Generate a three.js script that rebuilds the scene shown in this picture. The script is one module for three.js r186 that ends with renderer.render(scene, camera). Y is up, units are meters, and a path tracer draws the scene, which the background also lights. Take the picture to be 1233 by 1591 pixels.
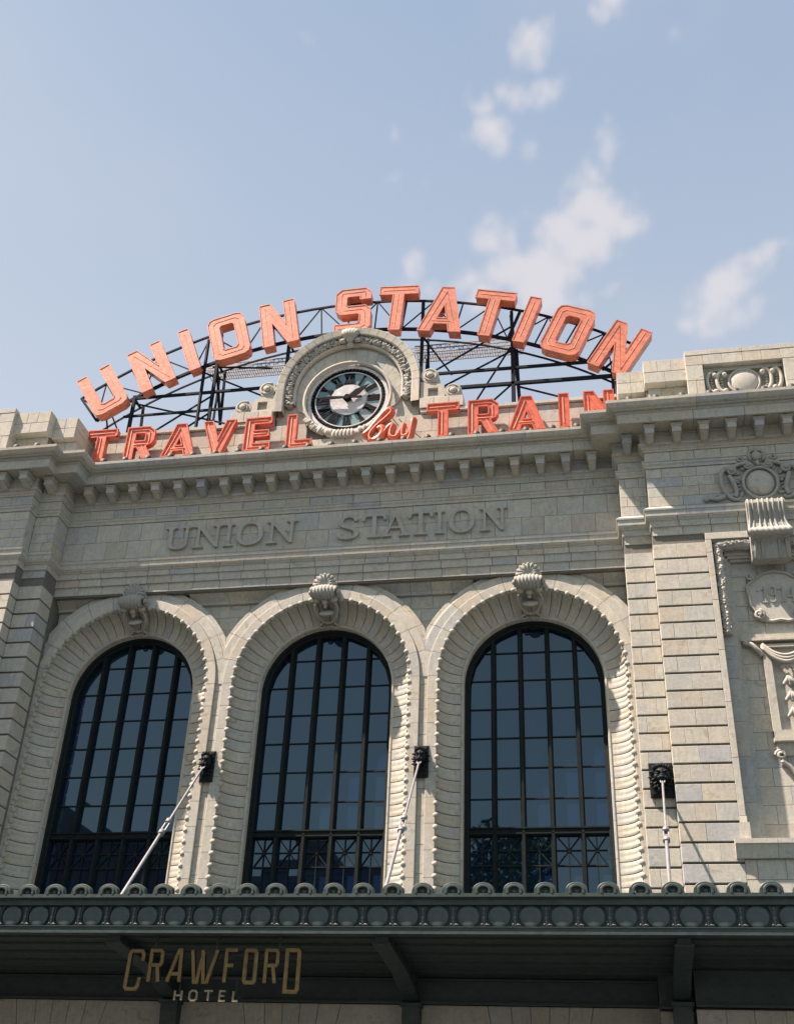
import * as THREE from 'three';
import { mergeGeometries } from 'three/addons/utils/BufferGeometryUtils.js';
import { FontLoader } from 'three/addons/loaders/FontLoader.js';
import { TextGeometry } from 'three/addons/geometries/TextGeometry.js';

// ───────────────────────── camera, sky, sun, exposure ─────────────────────────
const scene = new THREE.Scene();
const camera = new THREE.PerspectiveCamera(49.532, 793 / 1024, 0.1, 600);
camera.position.set(7.936, 1.65, 28.544);
camera.rotation.set(0.54585, 0.2044, 0.04421, 'YXZ');
const SUN = new THREE.Vector3(-2.0, 3.8, 1.0).normalize();
const EXPOSURE = 2.95, SUN_POWER = 5.0, SKY_POWER = 0.174;
const renderer = new THREE.WebGLRenderer({ antialias: true });
renderer.toneMapping = THREE.LinearToneMapping;
renderer.toneMappingExposure = EXPOSURE;
renderer.shadowMap.enabled = true;
const sun = new THREE.DirectionalLight(new THREE.Color(1.0, 0.79, 0.66), SUN_POWER);
sun.position.copy(SUN).multiplyScalar(70);
sun.castShadow = true;
sun.shadow.mapSize.set(4096, 4096);
Object.assign(sun.shadow.camera, { left: -45, right: 45, top: 45, bottom: -45, near: 1, far: 180 });
sun.shadow.radius = 1.6;
scene.add(sun, sun.target);

// seeded random numbers and noise
function rng(seed) { let a = seed >>> 0; return () => { a = (a + 0x6D2B79F5) | 0; let t = Math.imul(a ^ (a >>> 15), 1 | a); t = (t + Math.imul(t ^ (t >>> 7), 61 | t)) ^ t; return ((t ^ (t >>> 14)) >>> 0) / 4294967296; }; }
const rnd = rng(19140);
const pick = (a) => a[Math.floor(rnd() * a.length)];
function hash3(x, y, z) { let h = (Math.imul(x, 374761393) + Math.imul(y, 668265263) + Math.imul(z, 2147483647 ^ 0x5bd1e995)) | 0; h = Math.imul(h ^ (h >>> 13), 1274126177); h ^= h >>> 16; return (h >>> 0) / 4294967296; }
function vnoise(x, y, z) {
  const xi = Math.floor(x), yi = Math.floor(y), zi = Math.floor(z);
  let fx = x - xi, fy = y - yi, fz = z - zi;
  fx = fx * fx * (3 - 2 * fx); fy = fy * fy * (3 - 2 * fy); fz = fz * fz * (3 - 2 * fz);
  const l = (a, b, t) => a + (b - a) * t;
  return l(l(l(hash3(xi, yi, zi), hash3(xi + 1, yi, zi), fx), l(hash3(xi, yi + 1, zi), hash3(xi + 1, yi + 1, zi), fx), fy),
    l(l(hash3(xi, yi, zi + 1), hash3(xi + 1, yi, zi + 1), fx), l(hash3(xi, yi + 1, zi + 1), hash3(xi + 1, yi + 1, zi + 1), fx), fy), fz);
}
function fbm(x, y, z, oct) { let s = 0, a = 0.5, n = 0; for (let i = 0; i < oct; i++) { s += a * vnoise(x, y, z); n += a; a *= 0.5; x = x * 2.03 + 7.1; y = y * 2.03 + 3.7; z = z * 2.03 + 5.3; } return s / n; }
const clamp = (x, a, b) => Math.min(b, Math.max(a, x));
const smooth = (a, b, x) => { const t = clamp((x - a) / (b - a), 0, 1); return t * t * (3 - 2 * t); };

// the sky: pale hazy blue with a few soft cumulus scraps (azimuth and elevation in degrees)
{
  const W = 2048, H = 1024, data = new Float32Array(W * H * 4);
  const D = Math.PI / 180;
  // [azimuth from -z towards +x, elevation, half width, half height, tilt, strength]
  const clouds = [
    [2.2, 48.4, 1.9, 1.3, 62, .9], [1.0, 46.6, 2.6, 1.7, 55, 1.15], [-0.6, 45.0, 3.2, 2.0, 45, 1.2], [-2.8, 43.2, 3.0, 1.8, 25, 1.15], [-4.8, 45.2, 1.5, 0.9, -40, .85], [-0.8, 42.2, 2.8, 1.0, 10, .75], [2.6, 45.4, 1.8, 0.8, 20, .6],
    [-8.4, 43.2, 3.0, 0.8, 4, .72], [-11.0, 43.9, 0.9, 0.8, 0, .8], [-3.3, 54.0, 0.8, 1.2, 10, .95], [-3.0, 52.2, 1.3, 0.9, 20, 1.0], [-7.2, 51.4, 0.8, 0.8, 0, .6], [-6.6, 49.9, 1.1, 0.9, 0, .8],
    [-3.3, 49.5, 0.6, 0.8, 0, .65], [-12.7, 48.3, 1.7, 0.9, -25, .6], [-13.2, 50.0, 0.6, 0.6, 0, .55], [9.2, 41.0, 2.6, 1.0, 30, .85], [11.6, 42.2, 1.8, 0.7, 12, .75], [8.4, 39.4, 2.8, 0.9, 8, .6],
    [3.6, 55.3, 1.5, 0.8, 30, .75], [-21.6, 54.0, 0.9, 0.4, -40, .34], [8.2, 53.4, 0.6, 0.35, 0, .3], [-4.0, 57.5, 1.6, 0.6, 10, .5]];
  const rc = rng(77);
  for (let i = 0; i < 46; i++) clouds.push([30 + rc() * 290, 22 + rc() * 44, 2 + rc() * 5, 1 + rc() * 1.8, rc() * 70 - 20, 0.4 + rc() * 0.6]);
  for (let j = 0; j < H; j++) {
    const el = (j + 0.5) / H * 180 - 90, se = Math.sin(el * D), ce = Math.cos(el * D);
    for (let i = 0; i < W; i++) {
      const ph = ((i + 0.5) / W - 0.5) * 2 * Math.PI, dx = Math.cos(ph) * ce, dz = Math.sin(ph) * ce, dy = se;
      const az = Math.atan2(dx, -dz) / D;
      const e = clamp(el, 0, 90) / 90;
      const cosSun = dx * SUN.x + dy * SUN.y + dz * SUN.z;
      const t = Math.pow(e, 0.75);
      const hazeFill = Math.exp(-Math.max(0, el) / 13);  // added low-sky brightening, tinted greenish, to lift fill on the shaded front
      let r = 1.71 - 1.60 * t + .62 * hazeFill, g = 1.71 - 1.31 * t +   .86 * hazeFill, b = 1.77 - 0.90 * t + .66 * hazeFill;
      const glow = Math.pow(clamp(0.5 + 0.5 * cosSun, 0, 1), 6) * 0.55;
      r += glow * 0.9; g += glow * 0.88; b += glow * 0.8;
      if (el < 0) { const k = smooth(0, -12, el); r += (0.5 - r) * k; g += (0.5 - g) * k; b += (0.5 - b) * k; }
      let c = 0;
      if (el > 5) {
        if (!clouds.some((k) => { let da = az - k[0]; if (da > 180) da -= 360; if (da < -180) da += 360; return Math.abs(da) * ce < k[2] * 2.6 + 2 && Math.abs(el - k[1]) < Math.max(k[2], k[3]) * 2.6 + 2; })) { /* clear air */ } else {
        const wx = (fbm(dx * 15, dy * 15, dz * 15, 3) - 0.5) * 2.6, wy = (fbm(dx * 15 + 40, dy * 15, dz * 15, 3) - 0.5) * 2.6;
        for (const k of clouds) {
          let da = az - k[0]; if (da > 180) da -= 360; if (da < -180) da += 360;
          if (Math.abs(da) > 16 || Math.abs(el - k[1]) > 12) continue;
          const X = da * ce + wx, Y = el - k[1] + wy, ct = Math.cos(k[4] * D), st = Math.sin(k[4] * D);
          const u = (X * ct + Y * st) / k[2], v = (-X * st + Y * ct) / k[3];
          c = Math.max(c, k[5] * Math.exp(-0.9 * (u * u + v * v)));
        }
        if (c > 0.015) { const n = fbm(dx * 34, dy * 34, dz * 34, 6) * .72 + fbm(dx * 95 + 3, dy * 95, dz * 95, 4) * .28; c = .95 * Math.pow(smooth(0.14, 1.12, c * .98 + (n - 0.5) * 2.3 * Math.min(1, c * 3)), 1.05); }
        }
        const veil = smooth(0.46, 0.85, fbm(dx * 5 + 9, dy * 7, dz * 5, 4)) * 0.12;
        c = Math.max(c, veil);
      }
      r += (1.43 - r) * c; g += (1.40 - g) * c; b += (1.50 - b) * c;
      const o = (j * W + i) * 4;
      data[o] = r * SKY_POWER; data[o + 1] = g * SKY_POWER; data[o + 2] = b * SKY_POWER; data[o + 3] = 1;
    }
  }
  const sky = new THREE.DataTexture(data, W, H, THREE.RGBAFormat, THREE.FloatType);
  sky.mapping = THREE.EquirectangularReflectionMapping;
  sky.magFilter = sky.minFilter = THREE.LinearFilter; sky.wrapS = THREE.RepeatWrapping;
  sky.needsUpdate = true;
  scene.background = sky; scene.environment = sky;
}

// ───────────────────────── materials ─────────────────────────
function dataTex(n, fn, srgb, m = n) {
  const d = new Uint8Array(n * m * 4);
  for (let y = 0; y < m; y++) for (let x = 0; x < n; x++) { const c = fn(x / n, y / m), o = (y * n + x) * 4; d[o] = clamp(c[0], 0, 1) * 255; d[o + 1] = clamp(c[1], 0, 1) * 255; d[o + 2] = clamp(c[2], 0, 1) * 255; d[o + 3] = 255; }
  const t = new THREE.DataTexture(d, n, m); t.wrapS = t.wrapT = THREE.RepeatWrapping; t.magFilter = THREE.LinearFilter; t.minFilter = THREE.LinearMipmapLinearFilter; t.generateMipmaps = true;
  if (srgb) t.colorSpace = THREE.SRGBColorSpace; t.needsUpdate = true; return t;
}
// periodic noise on a torus so that textures tile
function tnoise(u, v, f, oct, s) { const a = u * 2 * Math.PI, b = v * 2 * Math.PI, R = f / (2 * Math.PI); return fbm(Math.cos(a) * R + 11 + s, Math.sin(a) * R + Math.cos(b) * R * 1.7 + s * 2, Math.sin(b) * R * 1.7 + 5, oct); }
const stoneMap = dataTex(768, (u, v) => {
  const big = tnoise(u, v, 7, 4, 1), mid = tnoise(u, v, 30, 3, 4), fine = tnoise(u, v, 170, 2, 8), streak = tnoise(u, v * 0.16, 60, 3, 12);
  const stain = smooth(0.55, 0.8, big) * smooth(0.42, 0.7, mid);
  let l = 0.92 + (big - 0.5) * 0.10 + (mid - 0.5) * 0.09 + (fine - 0.5) * 0.12 + (streak - 0.5) * 0.13 - stain * 0.15;
  return [l * (1 + (mid - 0.5) * 0.04), l, l * (1 - (big - 0.5) * 0.08)];
}, true);
const stoneBump = dataTex(512, (u, v) => { const n = tnoise(u, v, 60, 4, 3) * 0.6 + tnoise(u, v, 160, 2, 9) * 0.4; return [n, n, n]; });
const metalRough = dataTex(256, (u, v) => { const n = 0.55 + tnoise(u, v, 24, 4, 2) * 0.5; return [n, n, n]; });
const paintMap = dataTex(512, (u, v) => { const n = tnoise(u, v, 18, 4, 6), f = tnoise(u, v, 90, 3, 7); const l = 0.82 + (n - 0.5) * 0.3 + (f - 0.5) * 0.22; return [l, l, l]; }, true);
const col = (r, g, b) => new THREE.Color().setRGB(r, g, b);
const stoneMat = (r, g, b) => new THREE.MeshStandardMaterial({ color: col(r, g, b), map: stoneMap, bumpMap: stoneBump, bumpScale: 0.003, roughness: 0.9, metalness: 0 });
const STONES = [stoneMat(.485, .485, .425), stoneMat(.505, .505, .445), stoneMat(.465, .47, .415), stoneMat(.47, .48, .435), stoneMat(.50, .485, .42), stoneMat(.455, .475, .435), stoneMat(.515, .515, .45), stoneMat(.475, .455, .385)];
const COOL = [stoneMat(.425, .445, .43), stoneMat(.41, .435, .435)];          // a few replacement blocks of a bluer stone
const anyStone = () => (rnd() < 0.09 ? pick(COOL) : pick(STONES));
const CORE = stoneMat(.17, .168, .148);                                      // mortar and rough backing
const CARVED = [stoneMat(.41, .415, .375), stoneMat(.45, .45, .40)];
const WEATHERED = stoneMat(.36, .375, .345);                                   // soot-darkened carving
const paint = (r, g, b, rough = .5, metal = 0) => new THREE.MeshStandardMaterial({ color: col(r, g, b), map: paintMap, roughnessMap: metalRough, roughness: rough, metalness: metal });
const matte = (r, g, b, rough) => new THREE.MeshPhysicalMaterial({ color: col(r, g, b), map: paintMap, roughness: rough, specularIntensity: .25 });
const M = {
  steel: matte(.015, .021, .031, .75), frame: matte(.019, .028, .031, .75), bar: matte(.021, .031, .036, .65),
  canopy: paint(.048, .083, .081, .62), medallion: paint(.078, .118, .122, .6), bead: paint(.15, .18, .18, .5),
  lion: matte(.016, .023, .027, .5), rod: paint(.30, .32, .345, .6),
  coral: paint(.81, .275, .17, .5), coralIn: paint(.81, .275, .17, .5), red: paint(.76, .145, .075, .45), redIn: paint(.78, .165, .09, .5),
  tube: new THREE.MeshPhysicalMaterial({ color: col(.80, .28, .175), roughness: .55 }),
  catwalk: paint(.52, .49, .48, .7), flood: paint(.05, .052, .048, .9), floodGlass: new THREE.MeshPhysicalMaterial({ color: col(.05, .05, .05), roughness: .45 }),
  gold: paint(.34, .235, .095, .45, .25), cream: paint(.40, .35, .23, .6), signEdge: paint(.03, .025, .02, .6),
  dialWhite: paint(.74, .76, .78, .45), dialRing: paint(.66, .69, .72, .45), dialBlack: matte(.006, .008, .012, .8),
  asphalt: stoneMat(.09, .09, .095), paving: stoneMat(.05, .054, .055), brick: stoneMat(.16, .085, .06), brickB: stoneMat(.19, .15, .12), roof: paint(.07, .07, .075, .8),
};
const GLASS = [[.004, .014, .040], [.005, .018, .037], [.004, .012, .040], [.006, .020, .034], [.004, .014, .036]].map((c) => new THREE.MeshPhysicalMaterial({ color: col(...c), roughness: .015, metalness: 0, ior: 1.82, specularColor: col(.54, .80, 1.0) }));
const DARKGLASS = new THREE.MeshPhysicalMaterial({ color: col(.02, .025, .03), roughness: .05 });
const DIALGLASS = [[.10, .20, .235], [.135, .24, .27], [.08, .165, .21], [.26, .32, .34], [.17, .27, .285], [.105, .18, .22]].map((c) => new THREE.MeshPhysicalMaterial({ color: col(...c), roughness: .22, ior: 1.5 }));

// ───────────────────────── scene-graph helpers ─────────────────────────
const used = {};
function numbered(n) { if (!(n in used)) { used[n] = 0; return n; } used[n]++; return n + '_' + String(used[n]).padStart(3, '0'); }
function thing(name, label, category, base = [0, 0, 0], group) {
  const g = new THREE.Group(); g.name = numbered(name); g.position.set(...base); g.userData = { label, category }; if (group) g.userData.group = group;
  scene.add(g); g.userData0 = base; g.__base = base; return g;
}
function part(parent, name) { const g = new THREE.Group(); g.name = name; if (parent.__base) g.position.set(-parent.__base[0], -parent.__base[1], -parent.__base[2]); parent.add(g); return g; }
function mesh(parent, name, geo, mat, pos) {      // geometry in world coordinates (or pos given in world coordinates)
  const m = new THREE.Mesh(geo, mat); m.name = name; m.castShadow = m.receiveShadow = true;
  if (pos) m.position.set(...pos);
  if (parent.__base) m.position.sub(new THREE.Vector3(...parent.__base));
  parent.add(m); return m;
}
// uv in metres / 3, by the dominant axis of the face; non-indexed
function planarUV(g, off) {
  const p = g.attributes.position, n = g.attributes.normal, uv = new Float32Array(p.count * 2), o1 = off ?? rnd() * 5, o2 = o1 * 1.7;
  for (let i = 0; i < p.count; i++) {
    const ax = Math.abs(n.getX(i)), ay = Math.abs(n.getY(i)), az = Math.abs(n.getZ(i)); let u, v;
    if (az >= ax && az >= ay) { u = p.getX(i); v = p.getY(i); } else if (ax >= ay) { u = p.getZ(i); v = p.getY(i); } else { u = p.getX(i); v = p.getZ(i); }
    uv[i * 2] = u / 3 + o1; uv[i * 2 + 1] = v / 3 + o2;
  }
  g.setAttribute('uv', new THREE.BufferAttribute(uv, 2)); return g;
}
function fromTris(pos, idx, smoothN = false, off) {
  let g = new THREE.BufferGeometry();
  g.setAttribute('position', new THREE.Float32BufferAttribute(pos, 3)); g.setIndex(idx);
  if (!smoothN) g = g.toNonIndexed();
  g.computeVertexNormals(); planarUV(g, off); return g;
}
function prep(g) { const h = g.index ? g.toNonIndexed() : g; for (const k of Object.keys(h.attributes)) if (!['position', 'normal', 'uv'].includes(k)) h.deleteAttribute(k); return planarUV(h); }
function merge(list) { const g = mergeGeometries(list.map((x) => prep(x))); return g; }
// a block of stone with chamfered front edges: x0..x1, y0..y1, front at z, depth d
function stone(x0, x1, y0, y1, z, d, c = 0.006) {
  const P = [], I = [];
  const ring = (i, zz) => { P.push(x0 + i, y0 + i, zz, x1 - i, y0 + i, zz, x1 - i, y1 - i, zz, x0 + i, y1 - i, zz); };
  ring(c, z); ring(0, z - c); ring(0, z - d);
  I.push(0, 1, 2, 0, 2, 3);
  for (let r = 0; r < 2; r++) for (let k = 0; k < 4; k++) { const a = r * 4 + k, b = r * 4 + (k + 1) % 4, e = a + 4, f = b + 4; I.push(a, e, f, a, f, b); }
  I.push(8, 10, 9, 8, 11, 10);
  return fromTris(P, I);
}
function box(x0, x1, y0, y1, z0, z1) { const g = new THREE.BoxGeometry(x1 - x0, y1 - y0, z1 - z0); g.translate((x0 + x1) / 2, (y0 + y1) / 2, (z0 + z1) / 2); return g; }
// rows of stones filling a rectangle, running bond
function ashlar(parent, name, x0, x1, rows, z, d, w, opts = {}) {
  const g = opts.gap ?? 0.007;
  rows.forEach(([y0, y1], r) => {
    const n = Math.max(1, Math.round((x1 - x0) / w)); const cuts = [x0]; const sh = (r % 2 ? 0.5 : 0) * (x1 - x0) / n;
    for (let k = 1; k < n + (sh ? 1 : 0); k++) cuts.push(x0 + (x1 - x0) / n * k - sh + (opts.jit ?? 0.12) * (rnd() - 0.5) * w);
    cuts.push(x1); cuts.sort((a, b) => a - b);
    for (let k = 0; k < cuts.length - 1; k++) {
      if (cuts[k + 1] - cuts[k] < 0.05) continue;
      if (opts.skip && opts.skip(cuts[k], cuts[k + 1], y0, y1)) continue;
      mesh(parent, name, stone(cuts[k] + g / 2, cuts[k + 1] - g / 2, y0 + g / 2, y1 - g / 2, z + (rnd() - .5) * 0.006, d), (opts.mat ?? anyStone)());
    }
  });
}
// tube along points (radius may be a function of 0..1)
function tube(pts, r, closed = false, seg = 6, sub = 0, flat = 1) {
  let P = pts.map((p) => (p.isVector3 ? p : new THREE.Vector3(...p)));
  if (sub) P = new THREE.CatmullRomCurve3(P, closed).getPoints(sub);
  if (closed && P[0].distanceTo(P[P.length - 1]) < 1e-6) P.pop();
  const n = P.length, pos = [], idx = []; let up = new THREE.Vector3(0, 0, 1);
  for (let i = 0; i < n; i++) {
    const a = P[closed ? (i - 1 + n) % n : Math.max(0, i - 1)], b = P[closed ? (i + 1) % n : Math.min(n - 1, i + 1)];
    const t = b.clone().sub(a).normalize(); let s = new THREE.Vector3().crossVectors(t, up); if (s.lengthSq() < 1e-4) s = new THREE.Vector3().crossVectors(t, new THREE.Vector3(0.3, 1, 0.1)); s.normalize();
    const q = new THREE.Vector3().crossVectors(s, t).normalize(); const rr = typeof r === 'function' ? r(i / (n - 1)) : r;
    for (let k = 0; k < seg; k++) { const th = (k + 0.5) / seg * 2 * Math.PI, c = Math.cos(th) * rr, d = Math.sin(th) * rr * flat; pos.push(P[i].x + s.x * c + q.x * d, P[i].y + s.y * c + q.y * d, P[i].z + s.z * c + q.z * d); }
  }
  const L = closed ? n : n - 1;
  for (let i = 0; i < L; i++) for (let k = 0; k < seg; k++) { const a = i * seg + k, b = i * seg + (k + 1) % seg, c = ((i + 1) % n) * seg + k, d = ((i + 1) % n) * seg + (k + 1) % seg; idx.push(a, b, d, a, d, c); }
  if (!closed) for (let k = 1; k < seg - 1; k++) { idx.push(0, k + 1, k); const o = (n - 1) * seg; idx.push(o, o + k, o + k + 1); }
  return fromTris(pos, idx, seg > 4);
}
function bar(a, b, w, d = w) { // straight square bar
  const A = new THREE.Vector3(...a), B = new THREE.Vector3(...b), L = A.distanceTo(B), g = new THREE.BoxGeometry(w, L, d);
  const q = new THREE.Quaternion().setFromUnitVectors(new THREE.Vector3(0, 1, 0), B.clone().sub(A).normalize()); g.applyQuaternion(q); const c = A.add(B).multiplyScalar(.5); g.translate(c.x, c.y, c.z); return g;
}
function ell(x, y, z, rx, ry, rz, ws = 10, hs = 7, rot) { const g = new THREE.SphereGeometry(1, ws, hs); g.scale(rx, ry, rz); if (rot) { g.rotateX(rot[0]); g.rotateY(rot[1]); g.rotateZ(rot[2]); } g.translate(x, y, z); return g; }
function spiral(cx, cy, z, r0, r1, a0, turns, n = 22) { const o = []; for (let i = 0; i <= n; i++) { const t = i / n, a = a0 + turns * 2 * Math.PI * t, r = r0 + (r1 - r0) * t; o.push([cx + Math.cos(a) * r, cy + Math.sin(a) * r, z + t * 0.05]); } return o; }
const poly = (pts) => { const s = new THREE.Shape(); pts.forEach((p, i) => (i ? s.lineTo(p[0], p[1]) : s.moveTo(p[0], p[1]))); return s; };
function extr(shape, z0, z1, bevel = 0, cs = 6) {
  const g = new THREE.ExtrudeGeometry(shape, { depth: z1 - z0 - bevel * 2, bevelEnabled: bevel > 0, bevelSize: bevel, bevelThickness: bevel, bevelOffset: -bevel, bevelSegments: 1, curveSegments: cs });
  g.translate(0, 0, z0 + bevel); return planarUV(g);
}
function zyPrism(pts, x0, x1) { // polygon in (z, y), extruded along x
  const g = new THREE.ExtrudeGeometry(poly(pts.map(([z, y]) => [-z, y])), { depth: x1 - x0, bevelEnabled: false }); g.rotateY(Math.PI / 2); g.translate(x0, 0, 0); return prep(g);
}

// ───────────────────────── ground ─────────────────────────
{
  const g = new THREE.PlaneGeometry(500, 500); g.rotateX(-Math.PI / 2); planarUV(g);
  const m = mesh(scene, 'ground', g, M.paving); m.userData.kind = 'structure';
  const r = mesh(scene, 'road', planarUV(new THREE.PlaneGeometry(500, 12).rotateX(-Math.PI / 2).translate(0, 0.004, 37)), M.asphalt); r.userData.kind = 'structure';
}

// ───────────────────────── the station ─────────────────────────
const YS = 13.88, BAY = 6;                                   // springing of the arches, bay width
const station = thing('station_building', 'pale stone railway station front with three tall arched windows and heavy cornice', 'building', [0, 0, -3]);
const PLAN = [[-16.6, -3], [-16.6, 1.38], [-9.48, 1.38], [-9.48, 0.96], [-8.72, 0.96], [-8.72, 0.22], [8.72, 0.22], [8.72, 0.96], [9.48, 0.96], [9.48, 1.38], [16.6, 1.38], [16.6, -3]];
function planFrames() {
  const segs = []; for (let i = 0; i < PLAN.length - 1; i++) { const [ax, az] = PLAN[i], [bx, bz] = PLAN[i + 1], L = Math.hypot(bx - ax, bz - az); segs.push({ a: [ax, az], d: [(bx - ax) / L, (bz - az) / L], L, n: [-(bz - az) / L, (bx - ax) / L] }); }
  const mit = PLAN.map((p, i) => { const n1 = segs[Math.max(0, i - 1)].n, n2 = segs[Math.min(segs.length - 1, i)].n, k = 1 + n1[0] * n2[0] + n1[1] * n2[1]; return [(n1[0] + n2[0]) / k, (n1[1] + n2[1]) / k]; });
  return { segs, mit };
}
const PF = planFrames();
// fix orientation so that normals point outwards (to the street)
if (PF.segs[5].n[1] < 0) { PF.segs.forEach((s) => { s.n = [-s.n[0], -s.n[1]]; }); PF.mit.forEach((m, i) => { PF.mit[i] = [-m[0], -m[1]]; }); }
// one course of the entablature: profile is a closed polygon (out, y); cut into stones along the plan
function course(parent, name, profile, w, { gap = 0.007, mat = anyStone, from = 1, to = 9, whole = false } = {}) {
  const tri = THREE.ShapeUtils.triangulateShape(profile.map((p) => new THREE.Vector2(p[0], p[1])), []);
  const area = THREE.ShapeUtils.area(profile.map((p) => new THREE.Vector2(p[0], p[1])));
  for (let i = from; i <= to; i++) {
    const s = PF.segs[i]; const n = whole ? 1 : Math.max(1, Math.round(s.L / w)); const cuts = [0];
    for (let k = 1; k < n; k++) cuts.push(s.L / n * (k + (rnd() - .5) * 0.16)); cuts.push(s.L);
    for (let k = 0; k < n; k++) {
      const pos = [], idx = [];
      const at = (o, e) => {
        if (e === 0 && k === 0) return [s.a[0] + PF.mit[i][0] * o, s.a[1] + PF.mit[i][1] * o];
        if (e === 1 && k === n - 1) { const q = PLAN[i + 1]; return [q[0] + PF.mit[i + 1][0] * o, q[1] + PF.mit[i + 1][1] * o]; }
        const t = e === 0 ? cuts[k] + gap / 2 : cuts[k + 1] - gap / 2; return [s.a[0] + s.d[0] * t + s.n[0] * o, s.a[1] + s.d[1] * t + s.n[1] * o];
      };
      const N = profile.length, jig = whole ? 0 : (rnd() - .5) * 0.006;
      for (let e = 0; e < 2; e++) for (const [o, y] of profile) { const p = at(o + jig, e); pos.push(p[0], y, p[1]); }
      for (let q = 0; q < N; q++) { const a = q, b = (q + 1) % N; if (area > 0) idx.push(a, N + b, b, a, N + a, N + b); else idx.push(a, b, N + b, a, N + b, N + a); }
      for (const t of tri) { if (area > 0) { idx.push(t[0], t[1], t[2], N + t[0], N + t[2], N + t[1]); } else { idx.push(t[0], t[2], t[1], N + t[0], N + t[1], N + t[2]); } }
      mesh(parent, name, fromTris(pos, idx), mat());
    }
  }
}
const arc = (cx, cy, r, a0, a1, n) => { const o = []; for (let i = 0; i <= n; i++) { const a = (a0 + (a1 - a0) * i / n) * Math.PI / 180; o.push([cx + Math.cos(a) * r, cy + Math.sin(a) * r]); } return o; };

// masonry core behind the facing stones
{
  const core = part(station, 'masonry_core');
  const add = (n, g) => mesh(core, n, prep(g), CORE);
  // centre: wall above the arches
  add('backing', box(-8.8, 8.8, 16.9, 21.1, -2.6, 0.10));
  // pavilions
  for (const s of [-1, 1]) {
    const X = (a, b) => (s > 0 ? [a, b] : [-b, -a]);
    add('backing', box(...X(8.735, 9.6), 0, 20.9, -2.6, 0.90));
    add('backing', box(...X(9.495, s > 0 ? 11.05 : 16.55), 0, 20.9, -2.6, 1.31));
    if (s > 0) {
      add('backing', box(11.02, 14.08, 0, 8.5, -2.6, 1.31)); add('backing', box(11.02, 14.08, 8.5, 17.1, -2.6, 0.80)); add('backing', box(11.02, 14.08, 17.05, 20.9, -2.6, 1.31));
      add('backing', box(14.06, 16.55, 0, 20.9, -2.6, 1.31));
    }
    add('roof_deck', box(...X(8.8, 16.5), 20.9, 21.2, -2.6, 1.3));
  }
  add('roof_deck', box(-8.8, 8.8, 21.1, 21.2, -2.6, 0.3));
  // spandrel wall with the three arched openings, to the floor
  const sh = poly([[-8.75, 5.9], [8.75, 5.9], [8.75, 16.95], [-8.75, 16.95]]);
  for (const c of [-BAY, 0, BAY]) { const h = new THREE.Path(); h.moveTo(c - 2.66, 7.0); h.lineTo(c - 2.66, YS); h.absarc(c, YS, 2.66, Math.PI, 0, true); h.lineTo(c + 2.66, 7.0); h.closePath(); sh.holes.push(h); }
  add('backing', extr(sh, -0.9, -0.48, 0, 24));
  const sh2 = poly([[-8.75, 5.9], [8.75, 5.9], [8.75, 16.95], [-8.75, 16.95]]);
  for (const c of [-BAY, 0, BAY]) { const h = new THREE.Path(); h.moveTo(c - 2.0, 7.0); h.lineTo(c - 2.0, YS); h.absarc(c, YS, 2.0, Math.PI, 0, true); h.lineTo(c + 2.0, 7.0); h.closePath(); sh2.holes.push(h); }
  add('backing', extr(sh2, -1.4, -0.905, 0, 24));
  add('room_back', box(-8.7, 8.7, 5.9, 17, -2.6, -2.4));
}

// entablature
const ent = part(station, 'entablature');
course(ent, 'cornice_stone', [[-.1, 20.955], [.75, 20.955], [.75, 20.94], [.83, 20.94], [.835, 20.97], ...arc(.85, 21.085, .11, 278, 335, 3).map(([a, b]) => [a, b]), [.995, 21.11], [1.0, 21.20], [-.1, 21.25]], 1.35);
course(ent, 'corona_moulding', [[-.1, 20.87], [.72, 20.87], [.72, 20.89], [.745, 20.91], [.75, 20.935], [.71, 20.945], [-.1, 20.945]], 1.35, { gap: .012 });
course(ent, 'corona_stone', [[-.1, 20.585], [.64, 20.585], [.645, 20.56], [.705, 20.56], [.705, 20.866], [-.1, 20.866]], 1.35, { gap: .013 });
course(ent, 'modillion_band', [[-.1, 20.2], [.10, 20.2], [.10, 20.50], [.13, 20.52], [.14, 20.58], [-.1, 20.58]], 1.35);
course(ent, 'bed_moulding', [[-.1, 19.955], [.03, 19.955], [.035, 20.02], ...arc(.15, 20.03, .10, 180, 95, 4).map(([a, b]) => [a, b]), [.15, 20.196], [-.1, 20.196]], 1.3);
course(ent, 'frieze_course', [[-.1, 19.625], [0, 19.625], [0, 19.95], [-.1, 19.95]], 0.74, { gap: .014 });
course(ent, 'string_moulding', [[-.1, 19.40], [.03, 19.40], [.035, 19.47], [.07, 19.52], [.075, 19.58], [.10, 19.59], [.10, 19.62], [-.1, 19.62]], 1.0);
course(ent, 'ledge_stone', [[-.1, 17.77], [.125, 17.77], [.13, 17.92], [.155, 17.94], [.16, 17.99], [.08, 18.06], [0, 18.13], [-.1, 18.13]], 1.05);
course(ent, 'ovolo_stone', [[-.1, 17.66], [.045, 17.66], [.06, 17.69], [.10, 17.72], [.12, 17.765], [-.1, 17.765]], 0.75, { gap: .014 });
course(ent, 'architrave_block', [[-.1, 17.475], [.02, 17.475], [.02, 17.63], [.035, 17.655], [-.1, 17.655]], 0.75, { gap: .014 });
course(ent, 'architrave_block', [[-.2, 17.225], [-.03, 17.225], [-.03, 17.44], [-.015, 17.47], [-.2, 17.47]], 0.75, { gap: .014 });
course(ent, 'architrave_block', [[-.8, 16.95], [-.085, 16.95], [-.085, 17.195], [-.07, 17.22], [-.8, 17.22]], 0.75, { gap: .014 });
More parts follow.
